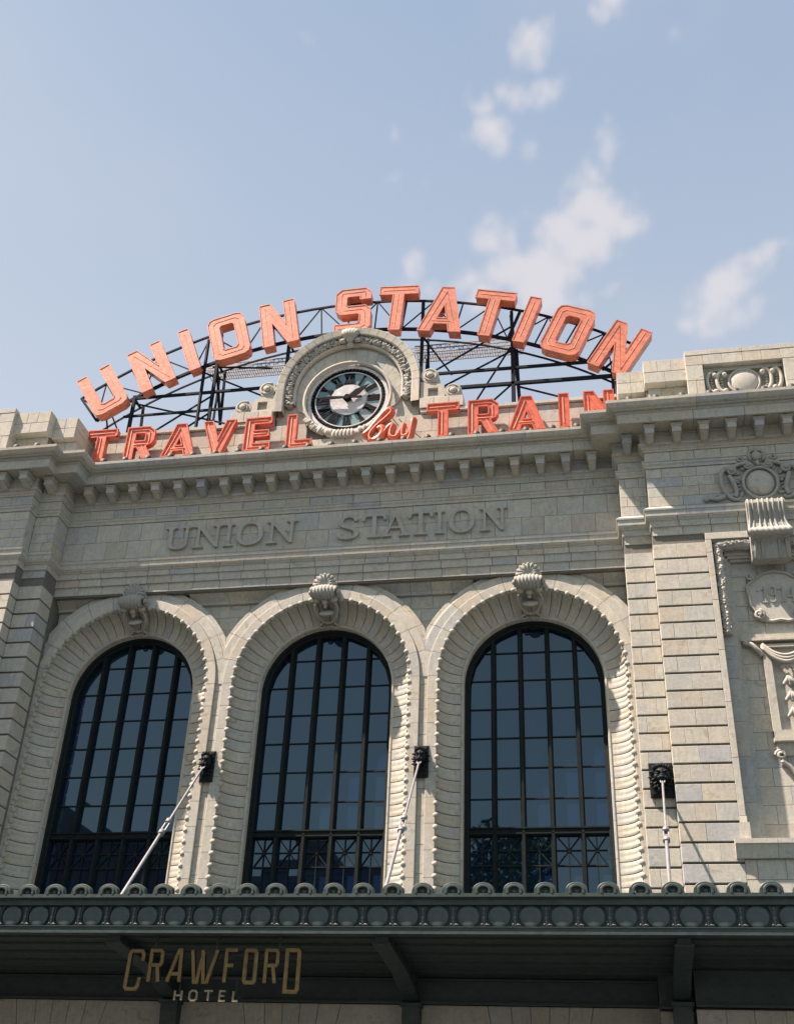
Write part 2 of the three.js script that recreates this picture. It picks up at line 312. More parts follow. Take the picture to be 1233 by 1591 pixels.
// frieze proper: two tall rows in the middle, four low rows on the pavilions
{
  const rows2 = [[18.135, 18.76], [18.76, 19.395]], rows4 = [18.135, 18.45, 18.765, 19.08, 19.395].slice(0, 4).map((y, i) => [y, [18.45, 18.765, 19.08, 19.395][i]]);
  ashlar(ent, 'frieze_block', -8.72, 8.72, rows2, 0.22, 0.12, 0.73);
  for (const s of [-1, 1]) {
    const X = (a, b) => (s > 0 ? [a, b] : [-b, -a]);
    ashlar(ent, 'frieze_block', ...X(8.72, 9.475), rows4, 0.96, 0.74, 0.5);
    ashlar(ent, 'frieze_block', ...X(9.48, 14.2), rows4, 1.38, 0.43, 0.95);
  }
}
// modillions
{
  const W = .125, mod = merge([box(-.17, .17, 20.50, 20.555, 0.1, .60), box(-.15, .15, 20.455, 20.50, .1, .575), zyPrism([[.1, 20.46], [.56, 20.46], [.56, 20.275], [.47, 20.262], [.1, 20.215]], -W, W), zyPrism([[.12, 20.262], [.51, 20.275], [.50, 20.245], [.47, 20.235], [.2, 20.13], [.12, 20.13]], -W * .78, W * .78)]);
  const put = (x, z, m) => mesh(ent, 'modillion', mod, m, [x, 0, z]);
  for (let k = -11; k < 11; k++) put((k + .5) * .761, .22, anyStone());
  for (const s of [-1, 1]) { put(s * 9.02, .96, anyStone()); for (let k = 0; k < 7; k++) put(s * (9.66 + k * .755), 1.38, anyStone()); }
}
// raised lettering on the frieze
const serif = await new FontLoader().loadAsync('fonts/droid/droid_serif_regular.typeface.json');
function glyph(ch, x0, x1, y0, y1, z0, d, bev = 0.006) {
  const g = new TextGeometry(ch, { font: serif, size: 1, depth: 1, curveSegments: 5, bevelEnabled: false }); g.computeBoundingBox(); const b = g.boundingBox;
  g.translate(-b.min.x, -b.min.y, 0); g.scale((x1 - x0) / (b.max.x - b.min.x), (y1 - y0) / (b.max.y - b.min.y), d); g.translate(x0, y0, z0); g.computeVertexNormals(); return planarUV(g);
}
{
  const L = [['U', -5.30, -4.42], ['N', -4.37, -3.40], ['I', -3.36, -3.05], ['O', -2.95, -2.10], ['N', -1.99, -1.02], ['S', .25, .94], ['T', 1.03, 1.76], ['A', 1.64, 2.48], ['T', 2.45, 3.19], ['I', 3.25, 3.54], ['O', 3.68, 4.44], ['N', 4.60, 5.42]];
  for (const [c, a, b] of L) mesh(ent, 'relief_letter', glyph(c, a, b, c === 'O' || c === 'S' || c === 'U' ? 18.315 : 18.33, c === 'O' || c === 'S' ? 19.135 : 19.12,   .219, .10), CARVED[1]);
}

// arches: points along jamb – semicircle – jamb
function archPt(cx, R, p) { if (p < 0) return [cx - R, YS + p]; if (p > Math.PI) return [cx + R, YS - (p - Math.PI)]; return [cx - R * Math.cos(p), YS + R * Math.sin(p)]; }
function archStone(cx, p0, p1, prof, n, { bump = 0, ribs = 0, clampX = 99, smoothN = false } = {}) {
  const N = prof.length, pos = [], idx = [];
  for (let j = 0; j <= n; j++) {
    const t = j / n, b = ribs ? bump * Math.pow(Math.abs(Math.sin(Math.PI * ribs * t)), .6) : 0;
    for (let q = 0; q < N; q++) { const k = ribs ? (q > 0 && q < N - 1 ? 1 : .25) : 0; const [x, y] = archPt(cx, prof[q][0] - b * k, p0 + (p1 - p0) * t); pos.push(clamp(x, cx - clampX, cx + clampX), y, prof[q][1]); }
  }
  for (let j = 0; j < n; j++) for (let q = 0; q < N - 1; q++) { const a = j * N + q, b = a + 1, c = a + N, d = c + 1; idx.push(a, b, d, a, d, c); }
  return fromTris(pos, idx, smoothN);
}
const YBOT = 7.0;
const revealProf = []; // hollow (cavetto) from the beaded front edge to the window frame
{ revealProf.push([2.615, 0.035], [2.60, 0.0]); for (let i = 1; i <= 7; i++) { const a = i / 7 * Math.PI / 2; revealProf.push([2.60 - .57 * (1 - Math.cos(a)), -.60 * Math.sin(a)]); } }
function splits(step) { // [p0,p1] pieces along one arch: jambs by metres, arc by radians
  const o = []; const nj = Math.round((YS - YBOT) / step), na = Math.round(Math.PI * 2.6 / step);
  for (let k = 0; k < nj; k++) o.push([-(YS - YBOT) * (1 - k / nj), -(YS - YBOT) * (1 - (k + 1) / nj), false]);
  for (let k = 0; k < na; k++) o.push([Math.PI * k / na, Math.PI * (k + 1) / na, true]);
  for (let k = 0; k < nj; k++) o.push([Math.PI + (YS - YBOT) * k / nj, Math.PI + (YS - YBOT) * (k + 1) / nj, false]);
  return o;
}
const beadGeo = prep(ell(0, 0, 0, .082, .082, .07, 9, 6));
const beadTip = prep(ell(0, 0, 0, .05, .05, .05, 6, 4));
[-BAY, 0, BAY].forEach((cx, ai) => {
  const A = part(station, 'arch');
  A.userData.label = ['left arch, shaded on its left side', 'middle arch below the clock', 'right arch beside the right pavilion'][ai];
  // backing behind the reveal
  mesh(A, 'reveal_backing', archStone(cx, -(YS - YBOT), Math.PI + YS - YBOT, [[2.64, .0], [2.60, -.25], [2.40, -.55], [2.06, -.63], [2.03, -.62]], 60, {}), CORE);
  for (const [p0, p1, onArc] of splits(0.315)) {
    const g = onArc ? .010 / 2.6 : .010; const mid = (p0 + p1) / 2;
    mesh(A, 'reveal_stone', archStone(cx, p0 + g, p1 - g, revealProf, 8, { bump: .026, ribs: 2, smoothN: true }), pick(STONES));
    const [bx, by] = archPt(cx, 2.60, mid); mesh(A, 'bead', beadGeo, pick(CARVED), [bx, by, .03]);
    const [tx, ty] = archPt(cx, 2.585, p0); if (p0 > .05 || p0 < -.1) mesh(A, 'bead_spacer', beadTip, CARVED[0], [tx, ty, .0]);
  }
  // frame stop: smooth stone ring between reveal and window
  for (const [p0, p1, onArc] of splits(1.02)) { const g = onArc ? .004 / 2 : .004; mesh(A, 'inner_ring_stone', archStone(cx, p0 + g, p1 - g, [[2.04, -.64], [2.04, -.60], [2.01, -.575], [1.97, -.585], [1.955, -.64], [1.955, -.92]], onArc ? 5 : 1, {}), anyStone()); }
  // archivolt in three fascias
  for (const [p0, p1, onArc] of splits(0.66)) {
    const g = onArc ? .005 / 2.7 : .005;
    mesh(A, 'voussoir', archStone(cx, p0 + g, p1 - g, [[2.60, -.1], [2.60, .06], [2.612, .072], [2.878, .072], [2.89, .06], [2.89, -.48]], onArc ? 5 : 1, {}), anyStone());
    if (onArc) {
      const low = archPt(cx, 3.0, (p0 + p1) / 2)[1] - YS;
      mesh(A, 'voussoir', archStone(cx, p0 + g, p1 - g, [[2.90, -.48], [2.90, .018], [3.14, .018], [3.15, .008], [3.15, -.48]], 5, { clampX: 2.999 }), anyStone());
      if (low > 0.9) mesh(A, 'voussoir', archStone(cx, p0 + g, p1 - g, [[3.155, -.48], [3.155, -.03], [3.19, -.03], [3.22, -.07], [3.33, -.07], [3.34, -.08], [3.34, -.48]], 5, { clampX: 2.999 }), anyStone());
    }
  }
  // keystone: shell, barrel volute, drop and shield on the soffit
  const K = [];
  const kx = cx;
  for (let i = 0; i < 9; i++) { const a = (-84 + i * 21) * Math.PI / 180, L = .31; const p = [kx + Math.sin(a) * L * 1.06, 16.78 + Math.cos(a) * L, .27 + .10 * Math.cos(a)]; K.push(tube([[kx + Math.sin(a) * .05, 16.74, .30], [kx + Math.sin(a) * L * .6, 16.78 + Math.cos(a) * L * .62, .36], p], (t) => .03 + .034 * t, false, 7)); K.push(ell(p[0], p[1], p[2] + .01, .05, .05, .055, 8, 6)); }
  K.push(box(kx - .34, kx + .34, 16.62, 16.86, .05, .22));
  mesh(A, 'keystone_shell', merge(K), WEATHERED);
  const B = [];
  const prof = []; for (let i = 0; i <= 28; i++) { const t = i / 28 * 2 - 1, rib = Math.abs(Math.sin(t * Math.PI * 3.5)); prof.push(new THREE.Vector2(.155 + .035 * rib + .05 * (1 - t * t), t * .36)); }
  const barrel = new THREE.LatheGeometry(prof, 14); barrel.rotateZ(Math.PI / 2); barrel.translate(kx, 16.55, .30); B.push(barrel);
  for (const s of [-1, 1]) { B.push(tube(spiral(0, 0, 0, .16, .03, 0, 1.6, 20).map(([a, b, c]) => [kx + s * (.37 + c), 16.55 + b, .30 + a]), .032, false, 6)); B.push(ell(kx + s * .43, 16.55, .30, .05, .07, .07, 8, 6)); }
  B.push(box(kx - .33, kx + .33, 16.36, 16.75, .02, .28));
  mesh(A, 'keystone_volute', merge(B), WEATHERED);
  const C = [];
  for (const s of [-1, 1]) { C.push(ell(kx + s * .27, 16.36, .17, .12, .10, .11, 9, 6)); C.push(tube([[kx + s * .26, 16.33, .13], [kx + s * .34, 16.20, -.06], [kx + s * .30, 16.08, -.24], [kx + s * .14, 15.97, -.40], [kx + s * .2, 15.90, -.50], [kx + s * .30, 15.88, -.54]], .04, false, 6, 16)); C.push(tube(spiral(kx + s * .22, 15.86, -.56, .10, .03, s > 0 ? 1.5 : 1.6, s * 1.2, 14), .028, false, 5)); }
  C.push(ell(kx, 16.33, .15, .10, .13, .10, 9, 6)); C.push(ell(kx, 16.22, .07, .06, .09, .06, 7, 5));
  const shield = ell(0, 0, 0, .24, .30, .075, 14, 8); shield.rotateX(-.86); shield.translate(kx, 16.12, -.19); C.push(shield);
  C.push(tube([[-.27, .18], [-.29, -.05], [-.18, -.27], [0, -.36], [.18, -.27], [.29, -.05], [.27, .18]].map(([x, y]) => [kx + x, 16.13 + y * .66, -.20 + y * .74 + .03]), .034, false, 6, 18));
  C.push(ell(kx, 15.92, -.46, .05, .05, .09, 7, 5));
  mesh(A, 'keystone_shield', merge(C), CARVED[0]);
});
// narrow channel strips between the arches and the half strips at the pavilions
{
  const S = part(station, 'pier_strip');
  for (const x of [-9, -3, 3, 9]) for (let y = YBOT, k = 0; y < 15.0; y += .74, k++) {
    const x0 = Math.max(-8.72, x - .105), x1 = Math.min(8.72, x + .105); if (x1 <= x0) continue;
    mesh(S, 'channel_block', stone(x0, x1, y + .005, Math.min(15.05, y + .735), .0, .4, .006), anyStone());
  }
}
// spandrels: ashlar behind the arches and the bracketed soffit under the architrave
{
  const S = part(station, 'spandrel');
  const hit = (x, y) => { for (const c of [-BAY, 0, BAY]) if (Math.hypot(x - c, y - YS) < 3.28) return true; return false; };
  ashlar(S, 'spandrel_block', -8.72, 8.72, [[14.6, 15.0], [15.0, 15.4], [15.4, 15.8], [15.8, 16.2], [16.2, 16.62]], -.40, .08, .62, { skip: (a, b, c, d) => hit(a, c) && hit(b, c) && hit(a, d) && hit(b, d) });
  const n = 28; for (let k = 0; k < n; k++) { const a = -8.72 + 17.44 * k / n, b = a + 17.44 / n; if (hit(a, 16.72) && hit(b, 16.72)) continue; mesh(S, 'soffit_moulding', zyPrism([[-.45, 16.62], [-.30, 16.62], [-.28, 16.70], [-.18, 16.80], [-.10, 16.86], [-.05, 16.90], [-.05, 16.945], [-.45, 16.945]], a + .005, b - .005), anyStone()); }
}

// windows
const CW = 0.7743, RH = 0.8543, YB6 = 10.70, ZG = -1.1, RG = 1.83;
[-BAY, 0, BAY].forEach((cx, wi) => {
  const W = part(station, 'window');
  const YW = 7.3;
  const top = (x) => (Math.abs(x) < RG ? YS + Math.sqrt(RG * RG - x * x) : YS);
  mesh(W, 'frame', archStone(cx, -(YS - YW), Math.PI + YS - YW, [[2.0, -.80], [1.93, -.80], [1.90, -.83], [1.90, -.90], [RG, -.92], [RG, -1.16]], 56, {}), M.frame);
  // carved crest hanging from the crown of the frame
  const crest = [ell(cx, YS + RG - .01, -1.0, .07, .07, .05, 8, 6)]; for (let k = 0; k < 5; k++) for (const s of [-1, 1]) crest.push(ell(cx + s * (.09 + k * .065), YS + RG - .01 + .015 * (k % 2), -1.0, .04, .045 - .004 * k, .04, 7, 5));
  mesh(W, 'frame_crest', merge(crest), M.frame);
  const xs = [-RG - .02, -1.5 * CW, -.5 * CW, .5 * CW, 1.5 * CW, RG + .02];
  for (let i = 1; i < 5; i++) { const x = cx + xs[i]; mesh(W, 'mullion', merge([box(x - .068, x + .068, YW, top(xs[i]) + .02, -1.14, -.96), box(x - .035, x + .035, YW, top(xs[i]) + .02, -.96, -.915)]), M.frame); }
  const rows = [YB6 - .80, YB6, YB6 + RH, YB6 + 2 * RH, YB6 + 3 * RH, YB6 + 4 * RH, YB6 + 5 * RH, 99];
  for (let r = 1; r < 7; r++) { const y = rows[r], hw = y > YS ? Math.sqrt(Math.max(0, RG * RG - (y - YS) ** 2)) : RG; mesh(W, 'glazing_bar', prep(box(cx - hw, cx + hw, y - .017, y + .017, -1.12, -1.055)), M.bar); }
  mesh(W, 'transom', merge([box(cx - RG, cx + RG, 9.70, 9.90, -1.14, -.95), box(cx - RG, cx + RG, 9.86, 9.895, -.95, -.90), box(cx - RG, cx + RG, 9.72, 9.76, -.95, -.915)]), M.frame);
  // panes, each with its own very slight tilt
  const pane = (x0, x1, y0, y1, curved) => {
    const pts = [[x0, y0], [x1, y0]]; const N = 8; let any = false;
    for (let k = 0; k <= N; k++) { const x = x1 + (x0 - x1) * k / N; const t = curved ? Math.min(y1, Math.abs(x) >= RG + .015 ? YS : YS + Math.sqrt((RG + .015) ** 2 - x * x)) : y1; if (t > y0 + .02) any = true; pts.push([x, Math.max(y0 + .001, t)]); }
    if (!any) return;
    const mx = (x0 + x1) / 2, my = (y0 + Math.min(y1, 16)) / 2;
    const g = extr(poly(pts.map(([x, y]) => [x - mx, y - my])), -.008, .008);
    const m = mesh(W, 'pane', g, pick(GLASS), [cx + mx, my, ZG]); m.rotation.set((rnd() - .5) * .018, (rnd() - .5) * .018, 0);
  };
  for (let i = 0; i < 5; i++) {
    for (let r = 0; r < 7; r++) pane(xs[i], xs[i + 1], rows[r], Math.min(rows[r + 1], 16.5), true);
    // lower lights: a square starred lattice over paired panes
    const x0 = Math.max(xs[i], -RG), x1 = Math.min(xs[i + 1], RG), xm = (x0 + x1) / 2, y1 = 9.70, y0 = 8.92, ym = (y0 + y1) / 2, a0 = x0 + .068, a1 = x1 - .068;
    pane(xs[i], xs[i + 1], y0, y1, false); pane(xs[i], xm, YW, y0, false); pane(xm, xs[i + 1], YW, y0, false);
    const B = [bar([cx + a0, y0, -1.06], [cx + a1, y1, -1.06], .028, .03), bar([cx + a1, y0, -1.06], [cx + a0, y1, -1.06], .028, .03), bar([cx + xm, YW, -1.06], [cx + xm, y1, -1.06], .026, .034), bar([cx + a0, ym, -1.06], [cx + a1, ym, -1.06], .026, .034), bar([cx + a0, y0, -1.06], [cx + a1, y0, -1.06], .034, .05)];
    const ro = new THREE.CylinderGeometry(.05, .05, .04, 8).rotateX(Math.PI / 2).translate(cx + xm, ym, -1.05); B.push(ro);
    mesh(W, 'star_lattice', merge(B), M.bar);
  }
});

// rusticated piers of the pavilions
for (const s of [-1, 1]) {
  const P = part(station, 'rusticated_pier');
  const X = (a, b) => (s > 0 ? [a, b] : [-b, -a]);
  const H = .477, G = .058;
  for (let n = 0; n < 22; n++) {
    const y1 = 16.92 - n * H, y0 = y1 - H + G; if (y0 < 6.2) break;
    const cutN = 9.10 + (n % 2 ? .16 : -.14) + (rnd() - .5) * .1;
    for (const [a, b] of [[8.72, cutN], [cutN, 9.474]]) mesh(P, 'rusticated_block', stone(...X(a + (a > 8.8 ? .002 : 0), b - (b < 9.4 ? .002 : 0)), y0, y1, .96 + (rnd() - .5) * .006, .74, .007), anyStone());
    const e = s > 0 ? 10.88 : 12.6; const cuts = [9.48]; let x = 9.48 + (n % 2 ? .38 : .62); while (x < e - .3) { cuts.push(x + (rnd() - .5) * .1); x += .52; } cuts.push(e);
    for (let k = 0; k < cuts.length - 1; k++) mesh(P, 'rusticated_block', stone(...X(cuts[k] + (k ? .002 : 0), cuts[k + 1] - (k < cuts.length - 2 ? .002 : 0)), y0, y1, 1.38 + (rnd() - .5) * .006, .42, .007), anyStone());
  }
  if (s > 0) for (let y = 9.45, k = 0; y < 17.0; k++) { const y1 = Math.min(17.2, y + 1.43); mesh(P, 'border_stone', stone(10.884, 11.04, y + .004, y1 - .004, 1.385, .6, .008), anyStone()); y = y1; }
}

// right pavilion: sunk panel with garland, tablet, framed drop and sill
{
  const N = part(station, 'niche');
  const AX = 12.55, mir = (x) => 2 * AX - x;
  mesh(N, 'border_stone', stone(10.884, 14.2, 17.0, 17.2, 1.39, .5, .01), STONES[1]);
  mesh(N, 'border_stone', stone(14.06, 14.22, 9.45, 17.0, 1.385, .6, .01), STONES[0]);
  mesh(N, 'jamb_foot', merge([box(10.87, 11.10, 8.92, 9.30, .9, 1.40), zyPrism([[.9, 9.30], [1.40, 9.30], [1.385, 9.45], [.9, 9.45]], 10.88, 11.05)]), STONES[6]);
  for (let y = 8.95, k = 0; y < 16.9; k++) { const y1 = Math.min(17.0, y + .9 + .25 * (k % 2)); for (const m of [0, 1]) { const q = (a, b) => (m ? [mir(b), mir(a)] : [a, b]); mesh(N, 'panel_border_stone', stone(...q(11.045, 11.36), y + .003, y1 - .003, 1.10, .3, .004), k % 3 === 1 ? COOL[1] : anyStone()); mesh(N, 'panel_moulding', merge([box(...q(11.36, 11.43), y + .002, y1 - .002, .85, 1.05), box(...q(11.43, 11.50), y + .002, y1 - .002, .85, .98)]), anyStone()); } y = y1; }
  mesh(N, 'panel_moulding', merge([box(11.36, mir(11.36), 16.55, 16.62, .85, 1.05), box(11.43, mir(11.43), 16.48, 16.55, .85, .98), box(11.045, mir(11.045), 16.62, 17.0, .85, 1.10)]), STONES[2]);
  const rows = []; for (let y = 8.92; y < 14.0; y += .46) rows.push([y, Math.min(14.1, y + .46)]); for (let y = 14.3; y < 16.3; y += .44) rows.push([y, Math.min(16.48, y + .44)]);
  ashlar(N, 'panel_block', 11.5, mir(11.5), rows, .88, .09, .62, { jit: .3 });
  mesh(N, 'panel_ledge', merge([box(11.5, mir(11.5), 14.1, 14.16, .8, 1.06), box(11.5, mir(11.5), 14.16, 14.3, .8, 1.0)]), STONES[4]);
  for (let k = 0; k < 4; k++) { const a = 10.70 + k * .95; mesh(N, 'sill_stone', zyPrism([[.8, 8.45], [1.47, 8.45], [1.49, 8.52], [1.56, 8.74], [1.60, 8.76], [1.60, 8.87], [.8, 8.93]], a + .004, a + .946), anyStone()); }
  ashlar(N, 'plain_block', 10.884, 14.4, [[6.6, 7.06], [7.06, 7.52], [7.52, 7.98], [7.98, 8.44]], 1.375, .1, .58);
  // leaf garland round the panel head
  const leaves = (pts, rr, seed) => { const R = rng(seed), o = []; const c = new THREE.CatmullRomCurve3(pts.map((p) => new THREE.Vector3(...p)), false, 'catmullrom', .1), L = c.getLength(), n = Math.round(L / .035); o.push(tube(c.getPoints(24), rr * .82, false, 10)); for (let i = 0; i < n; i++) { const p = c.getPoint((i + R() * .8) / n), t = c.getTangent((i + .5) / n); for (let k = 0; k < 2; k++) { const a = R() * 6.28, sx = new THREE.Vector3(-t.y, t.x, 0); o.push(ell(p.x + sx.x * Math.cos(a) * rr * .7, p.y + sx.y * Math.cos(a) * rr * .7, p.z + Math.abs(Math.sin(a)) * rr * .75, .03 + R() * .02, .055 + R() * .03, .028, 6, 4, [R() * .6, R() * .6, Math.atan2(-t.x, t.y) + (R() - .5) * 1.4])); } } return merge(o); };
  mesh(N, 'leaf_garland', leaves([[12.05, 16.87, 1.22], [11.55, 16.87, 1.22], [11.20, 16.86, 1.22]], .185, 5), WEATHERED);
  mesh(N, 'leaf_garland', leaves([[11.19, 16.9, 1.21], [11.185, 16.2, 1.2], [11.18, 15.2, 1.19], [11.175, 14.24, 1.18]], .15, 6), CARVED[1]);
  mesh(N, 'leaf_garland', leaves([[13.05, 16.87, 1.22], [13.55, 16.87, 1.22], [13.9, 16.86, 1.22], [13.92, 15.6, 1.2], [13.92, 14.22, 1.19]], .13, 7), CARVED[1]);
  // tablet with the date
  const tb = poly([[-.70, -.30], [-.60, -.44], [-.50, -.72], [-.2, -.78], [0, -.74], [.2, -.78], [.50, -.72], [.60, -.44], [.70, -.30], [.74, .28], [.55, .45], [.32, .62], [0, .70], [-.32, .62], [-.55, .45], [-.74, .28]].map(([x, y]) => [AX + .03 + x, 15.45 + y]));
  const tab = mesh(N, 'tablet', extr(tb, .86, .945, .02), STONES[3]);
  const rim = [[-.70, -.30], [-.60, -.44], [-.50, -.72], [-.2, -.78], [0, -.74], [.2, -.78], [.50, -.72], [.60, -.44], [.70, -.30], [.74, .28], [.55, .45], [.32, .62], [0, .70], [-.32, .62], [-.55, .45], [-.74, .28]].map(([x, y]) => [AX + .03 + x, 15.45 + y, .965]);
  const T = [tube(rim, .042, true, 6)]; for (const s of [-1, 1]) { T.push(tube(spiral(AX + .03 + s * .60, 15.98, .98, .13, .03, s > 0 ? 3.1 : 0, -s * 1.4, 18), .036, false, 6)); T.push(tube(spiral(AX + .03 + s * .52, 14.86, 1.0, .15, .03, 1.5, s * 1.5, 18), .045, false, 6)); T.push(ell(AX + .03 + s * .60, 15.98, 1.0, .05, .05, .05, 7, 5), ell(AX + .03 + s * .52, 14.86, 1.03, .055, .055, .05, 7, 5)); }
  mesh(N, 'tablet_scroll', merge(T), CARVED[0]);
  const dg = [['1', 12.20, 12.33], ['9', 12.39, 12.58], ['1', 12.66, 12.79], ['4', 12.84, 13.06]]; for (const [c, a, b] of dg) mesh(N, 'relief_digit', glyph(c, a, b, 15.22, 15.70, .943, .04), CARVED[0]);
  for (const [x, y] of [[12.11, 15.58], [12.62, 15.60], [13.13, 15.55]]) mesh(N, 'relief_dot', prep(ell(x, y, .95, .026, .026, .03, 7, 5)), CARVED[0]);
  // framed drop of bell flowers on a bracket
  const fx0 = 12.0, fx1 = mir(12.0); const F = [box(fx0, fx0 + .19, 11.5, 13.85, .86, 1.02), box(fx1 - .19, fx1, 11.5, 13.85, .86, 1.02), box(fx0, fx1, 11.45, 11.68, .86, 1.025), box(fx0 - .02, fx1 + .02, 11.38, 11.47, .86, 1.09), box(fx0 + .03, fx1 - .03, 11.05, 11.38, .86, .95), box(fx0 + .19, fx0 + .24, 11.68, 13.8, .86, .95), box(fx1 - .24, fx1 - .19, 11.68, 13.8, .86, .95)];
  mesh(N, 'drop_frame', merge(F), STONES[0]);
  const E = []; for (const s of [-1, 1]) { const X = (x) => AX + s * x; E.push(tube([[X(.95), 14.05, 1.0], [X(.8), 14.0, 1.03], [X(.70), 13.88, 1.03], [X(.60), 13.78, 1.0], [X(.55), 13.68, .98]], .07, false, 7, 12)); E.push(ell(X(.93), 14.05, 1.02, .08, .07, .07, 8, 6)); E.push(tube(spiral(X(.46), 11.05, .98, .13, .03, s > 0 ? 0 : 3.1, s * 1.4, 16), .04, false, 6)); E.push(tube([[X(.46), 10.92, .98], [X(.25), 10.72, .95], [X(.05), 10.35, .92]], .06, false, 6, 10)); }
  for (let k = 0; k < 3; k++) E.push(tube([[AX - .55, 13.98 - k * .03, 1.05], [AX - .28, 13.72 - k * .07, 1.10], [AX, 13.63 - k * .085, 1.12], [AX + .28, 13.72 - k * .07, 1.10], [AX + .55, 13.98 - k * .03, 1.05]], .055, false, 7, 16)); E.push(box(AX - .5, AX + .5, 13.92, 14.0, .88, 1.02));
  mesh(N, 'festoon', merge(E), CARVED[1]);
  for (let k = 0; k < 4; k++) { const y = 13.42 - k * .43, o = []; for (let q = -1; q <= 1; q++) o.push(tube([[AX, y + .16, 1.0], [AX + q * .06, y, 1.03], [AX + q * .15, y - .12, 1.01]], (t) => .03 + .03 * Math.sin(t * 2.6), false, 6, 8)); o.push(ell(AX, y + .16, 1.0, .05, .05, .05, 7, 5), ell(AX, y - .1, 1.03, .045, .06, .045, 7, 5)); mesh(N, 'bell_flower', merge(o), CARVED[1]); }
  for (const [a, b] of [[fx0 + .24, fx1 - .24]]) mesh(N, 'drop_panel', stone(a, b, 11.68, 13.8, .89, .04, .004), STONES[1]);
}
// right pavilion: console key and cartouche on the frieze
{
  const C = part(station, 'cartouche'); const AX = 12.53;
  const prof = [[1.2, 18.0], [1.66, 18.0], [1.72, 17.96], [1.74, 17.86], [1.70, 17.7], [1.63, 17.4], [1.66, 17.15], [1.78, 17.02], [1.80, 16.9], [1.74, 16.82], [1.60, 16.80], [1.53, 16.72], [1.50, 16.5], [1.42, 16.30], [1.1, 16.28]];
  const o = [zyPrism(prof, AX - .50, AX + .50)];
  for (const x of [-.47, -.36, -.20, -.07, .07, .20, .36, .47]) o.push(tube([[AX + x * .96, 17.99, 1.69], [AX + x * .94, 17.80, 1.745], [AX + x * .95, 17.4, 1.645], [AX + x * 1.05, 17.15, 1.68], [AX + x * 1.12, 17.0, 1.81]], Math.abs(x) > .3 && Math.abs(x) < .4 ? .022 : .034, false, 6, 14));
  const roll = []; for (let i = 0; i <= 26; i++) { const t = i / 26 * 2 - 1; roll.push(new THREE.Vector2(.10 + .025 * Math.abs(Math.sin(t * Math.PI * 4)), t * .57)); } const rl = new THREE.LatheGeometry(roll, 12); rl.rotateZ(Math.PI / 2); rl.translate(AX, 16.93, 1.75); o.push(rl);
  for (const x of [-.4, -.22, .22, .4]) o.push(tube([[AX + x, 16.78, 1.58], [AX + x, 16.5, 1.515], [AX + x * 1.05, 16.31, 1.43]], .03, false, 6, 8));
  mesh(C, 'console', merge(o), WEATHERED);
  mesh(C, 'boss', prep(ell(AX, 18.68, 1.37, .41, .44, .19, 24, 14)), CARVED[1]);
  const q = []; const ring = []; for (let i = 0; i < 40; i++) { const a = i / 40 * 2 * Math.PI; ring.push([AX + Math.cos(a) * .46, 18.66 + Math.sin(a) * .50, 1.54]); } q.push(tube(ring, .045, true, 7));
  for (const s of [-1, 1]) {
    const P = (x, y, z = 1.5) => [AX + s * x, y, z];
    q.push(tube([P(.62, 19.16), P(.92, 19.16, 1.54), P(1.04, 18.9, 1.54), P(1.0, 18.55), P(.86, 18.26), P(.66, 18.16), P(.58, 18.24, 1.46)], (t) => .07 - .02 * t, false, 8, 26));
    q.push(tube(spiral(AX + s * .74, 19.10, 1.52, .15, .03, s > 0 ? 0 : Math.PI, s * 1.7, 22), .045, false, 6)); q.push(ell(AX + s * .74, 19.10, 1.58, .06, .06, .06, 8, 6));
    q.push(tube([P(.80, 18.95), P(.72, 18.7, 1.56), P(.66, 18.45), P(.72, 18.25)], .065, false, 7, 14));
    for (let k = 0; k < 4; k++) q.push(ell(AX + s * .58, 18.82 - k * .11, 1.5, .05, .035, .05, 7, 5));
    q.push(tube([P(.18, 19.22, 1.58), P(.34, 19.30, 1.56), P(.55, 19.28, 1.53), P(.72, 19.18, 1.5)], .06, false, 7, 12)); q.push(tube(spiral(AX + s * .26, 19.22, 1.58, .11, .02, s > 0 ? 0 : Math.PI, -s * 1.5, 16), .034, false, 6));
    q.push(tube([P(.16, 19.42), P(.22, 19.56, 1.54), P(.16, 19.72), P(.06, 19.76)], .04, false, 6, 12)); q.push(tube(spiral(AX + s * .46, 19.50, 1.48, .10, .02, 1, s * 1.3, 14), .04, false, 6));
    q.push(tube([P(.98, 18.30), P(1.2, 18.22), P(1.42, 18.26), P(1.5, 18.2), P(1.55, 18.27)], (t) => .075 - .035 * t, false, 7, 14)); q.push(ell(AX + s * 1.12, 18.36, 1.46, .06, .06, .05, 7, 5), ell(AX + s * 1.38, 18.32, 1.45, .07, .05, .05, 7, 5));
  }
  q.push(ell(AX, 19.56, 1.50, .15, .16, .10, 12, 8)); q.push(ell(AX, 19.30, 1.55, .06, .10, .06, 8, 6)); q.push(box(AX - .04, AX + .04, 19.72, 19.84, 1.42, 1.5)); q.push(box(AX - .5, AX + .5, 18.2, 19.2, 1.36, 1.45));
  for (const sx of [-1, 1]) for (let k = 0; k < 9; k++) { const a = -1.2 + k * .34, r = .60 + .08 * (k % 2); q.push(ell(AX + sx * Math.cos(a) * r, 18.68 + Math.sin(a) * (r + .06), 1.47, .06, .11, .05, 7, 5, [0, 0, -sx * (Math.PI / 2 - a) + .5])); }
  for (const sx of [-1, 1]) for (let k = 0; k < 6; k++) q.push(ell(AX + sx * (.30 + k * .09), 19.40 - k * .045 + .05 * (k % 2), 1.46, .055, .09, .05, 7, 5, [0, 0, sx * (.9 + k * .1)]));
  mesh(C, 'scrollwork', merge(q).translate(0, 0, -.06), WEATHERED);
}

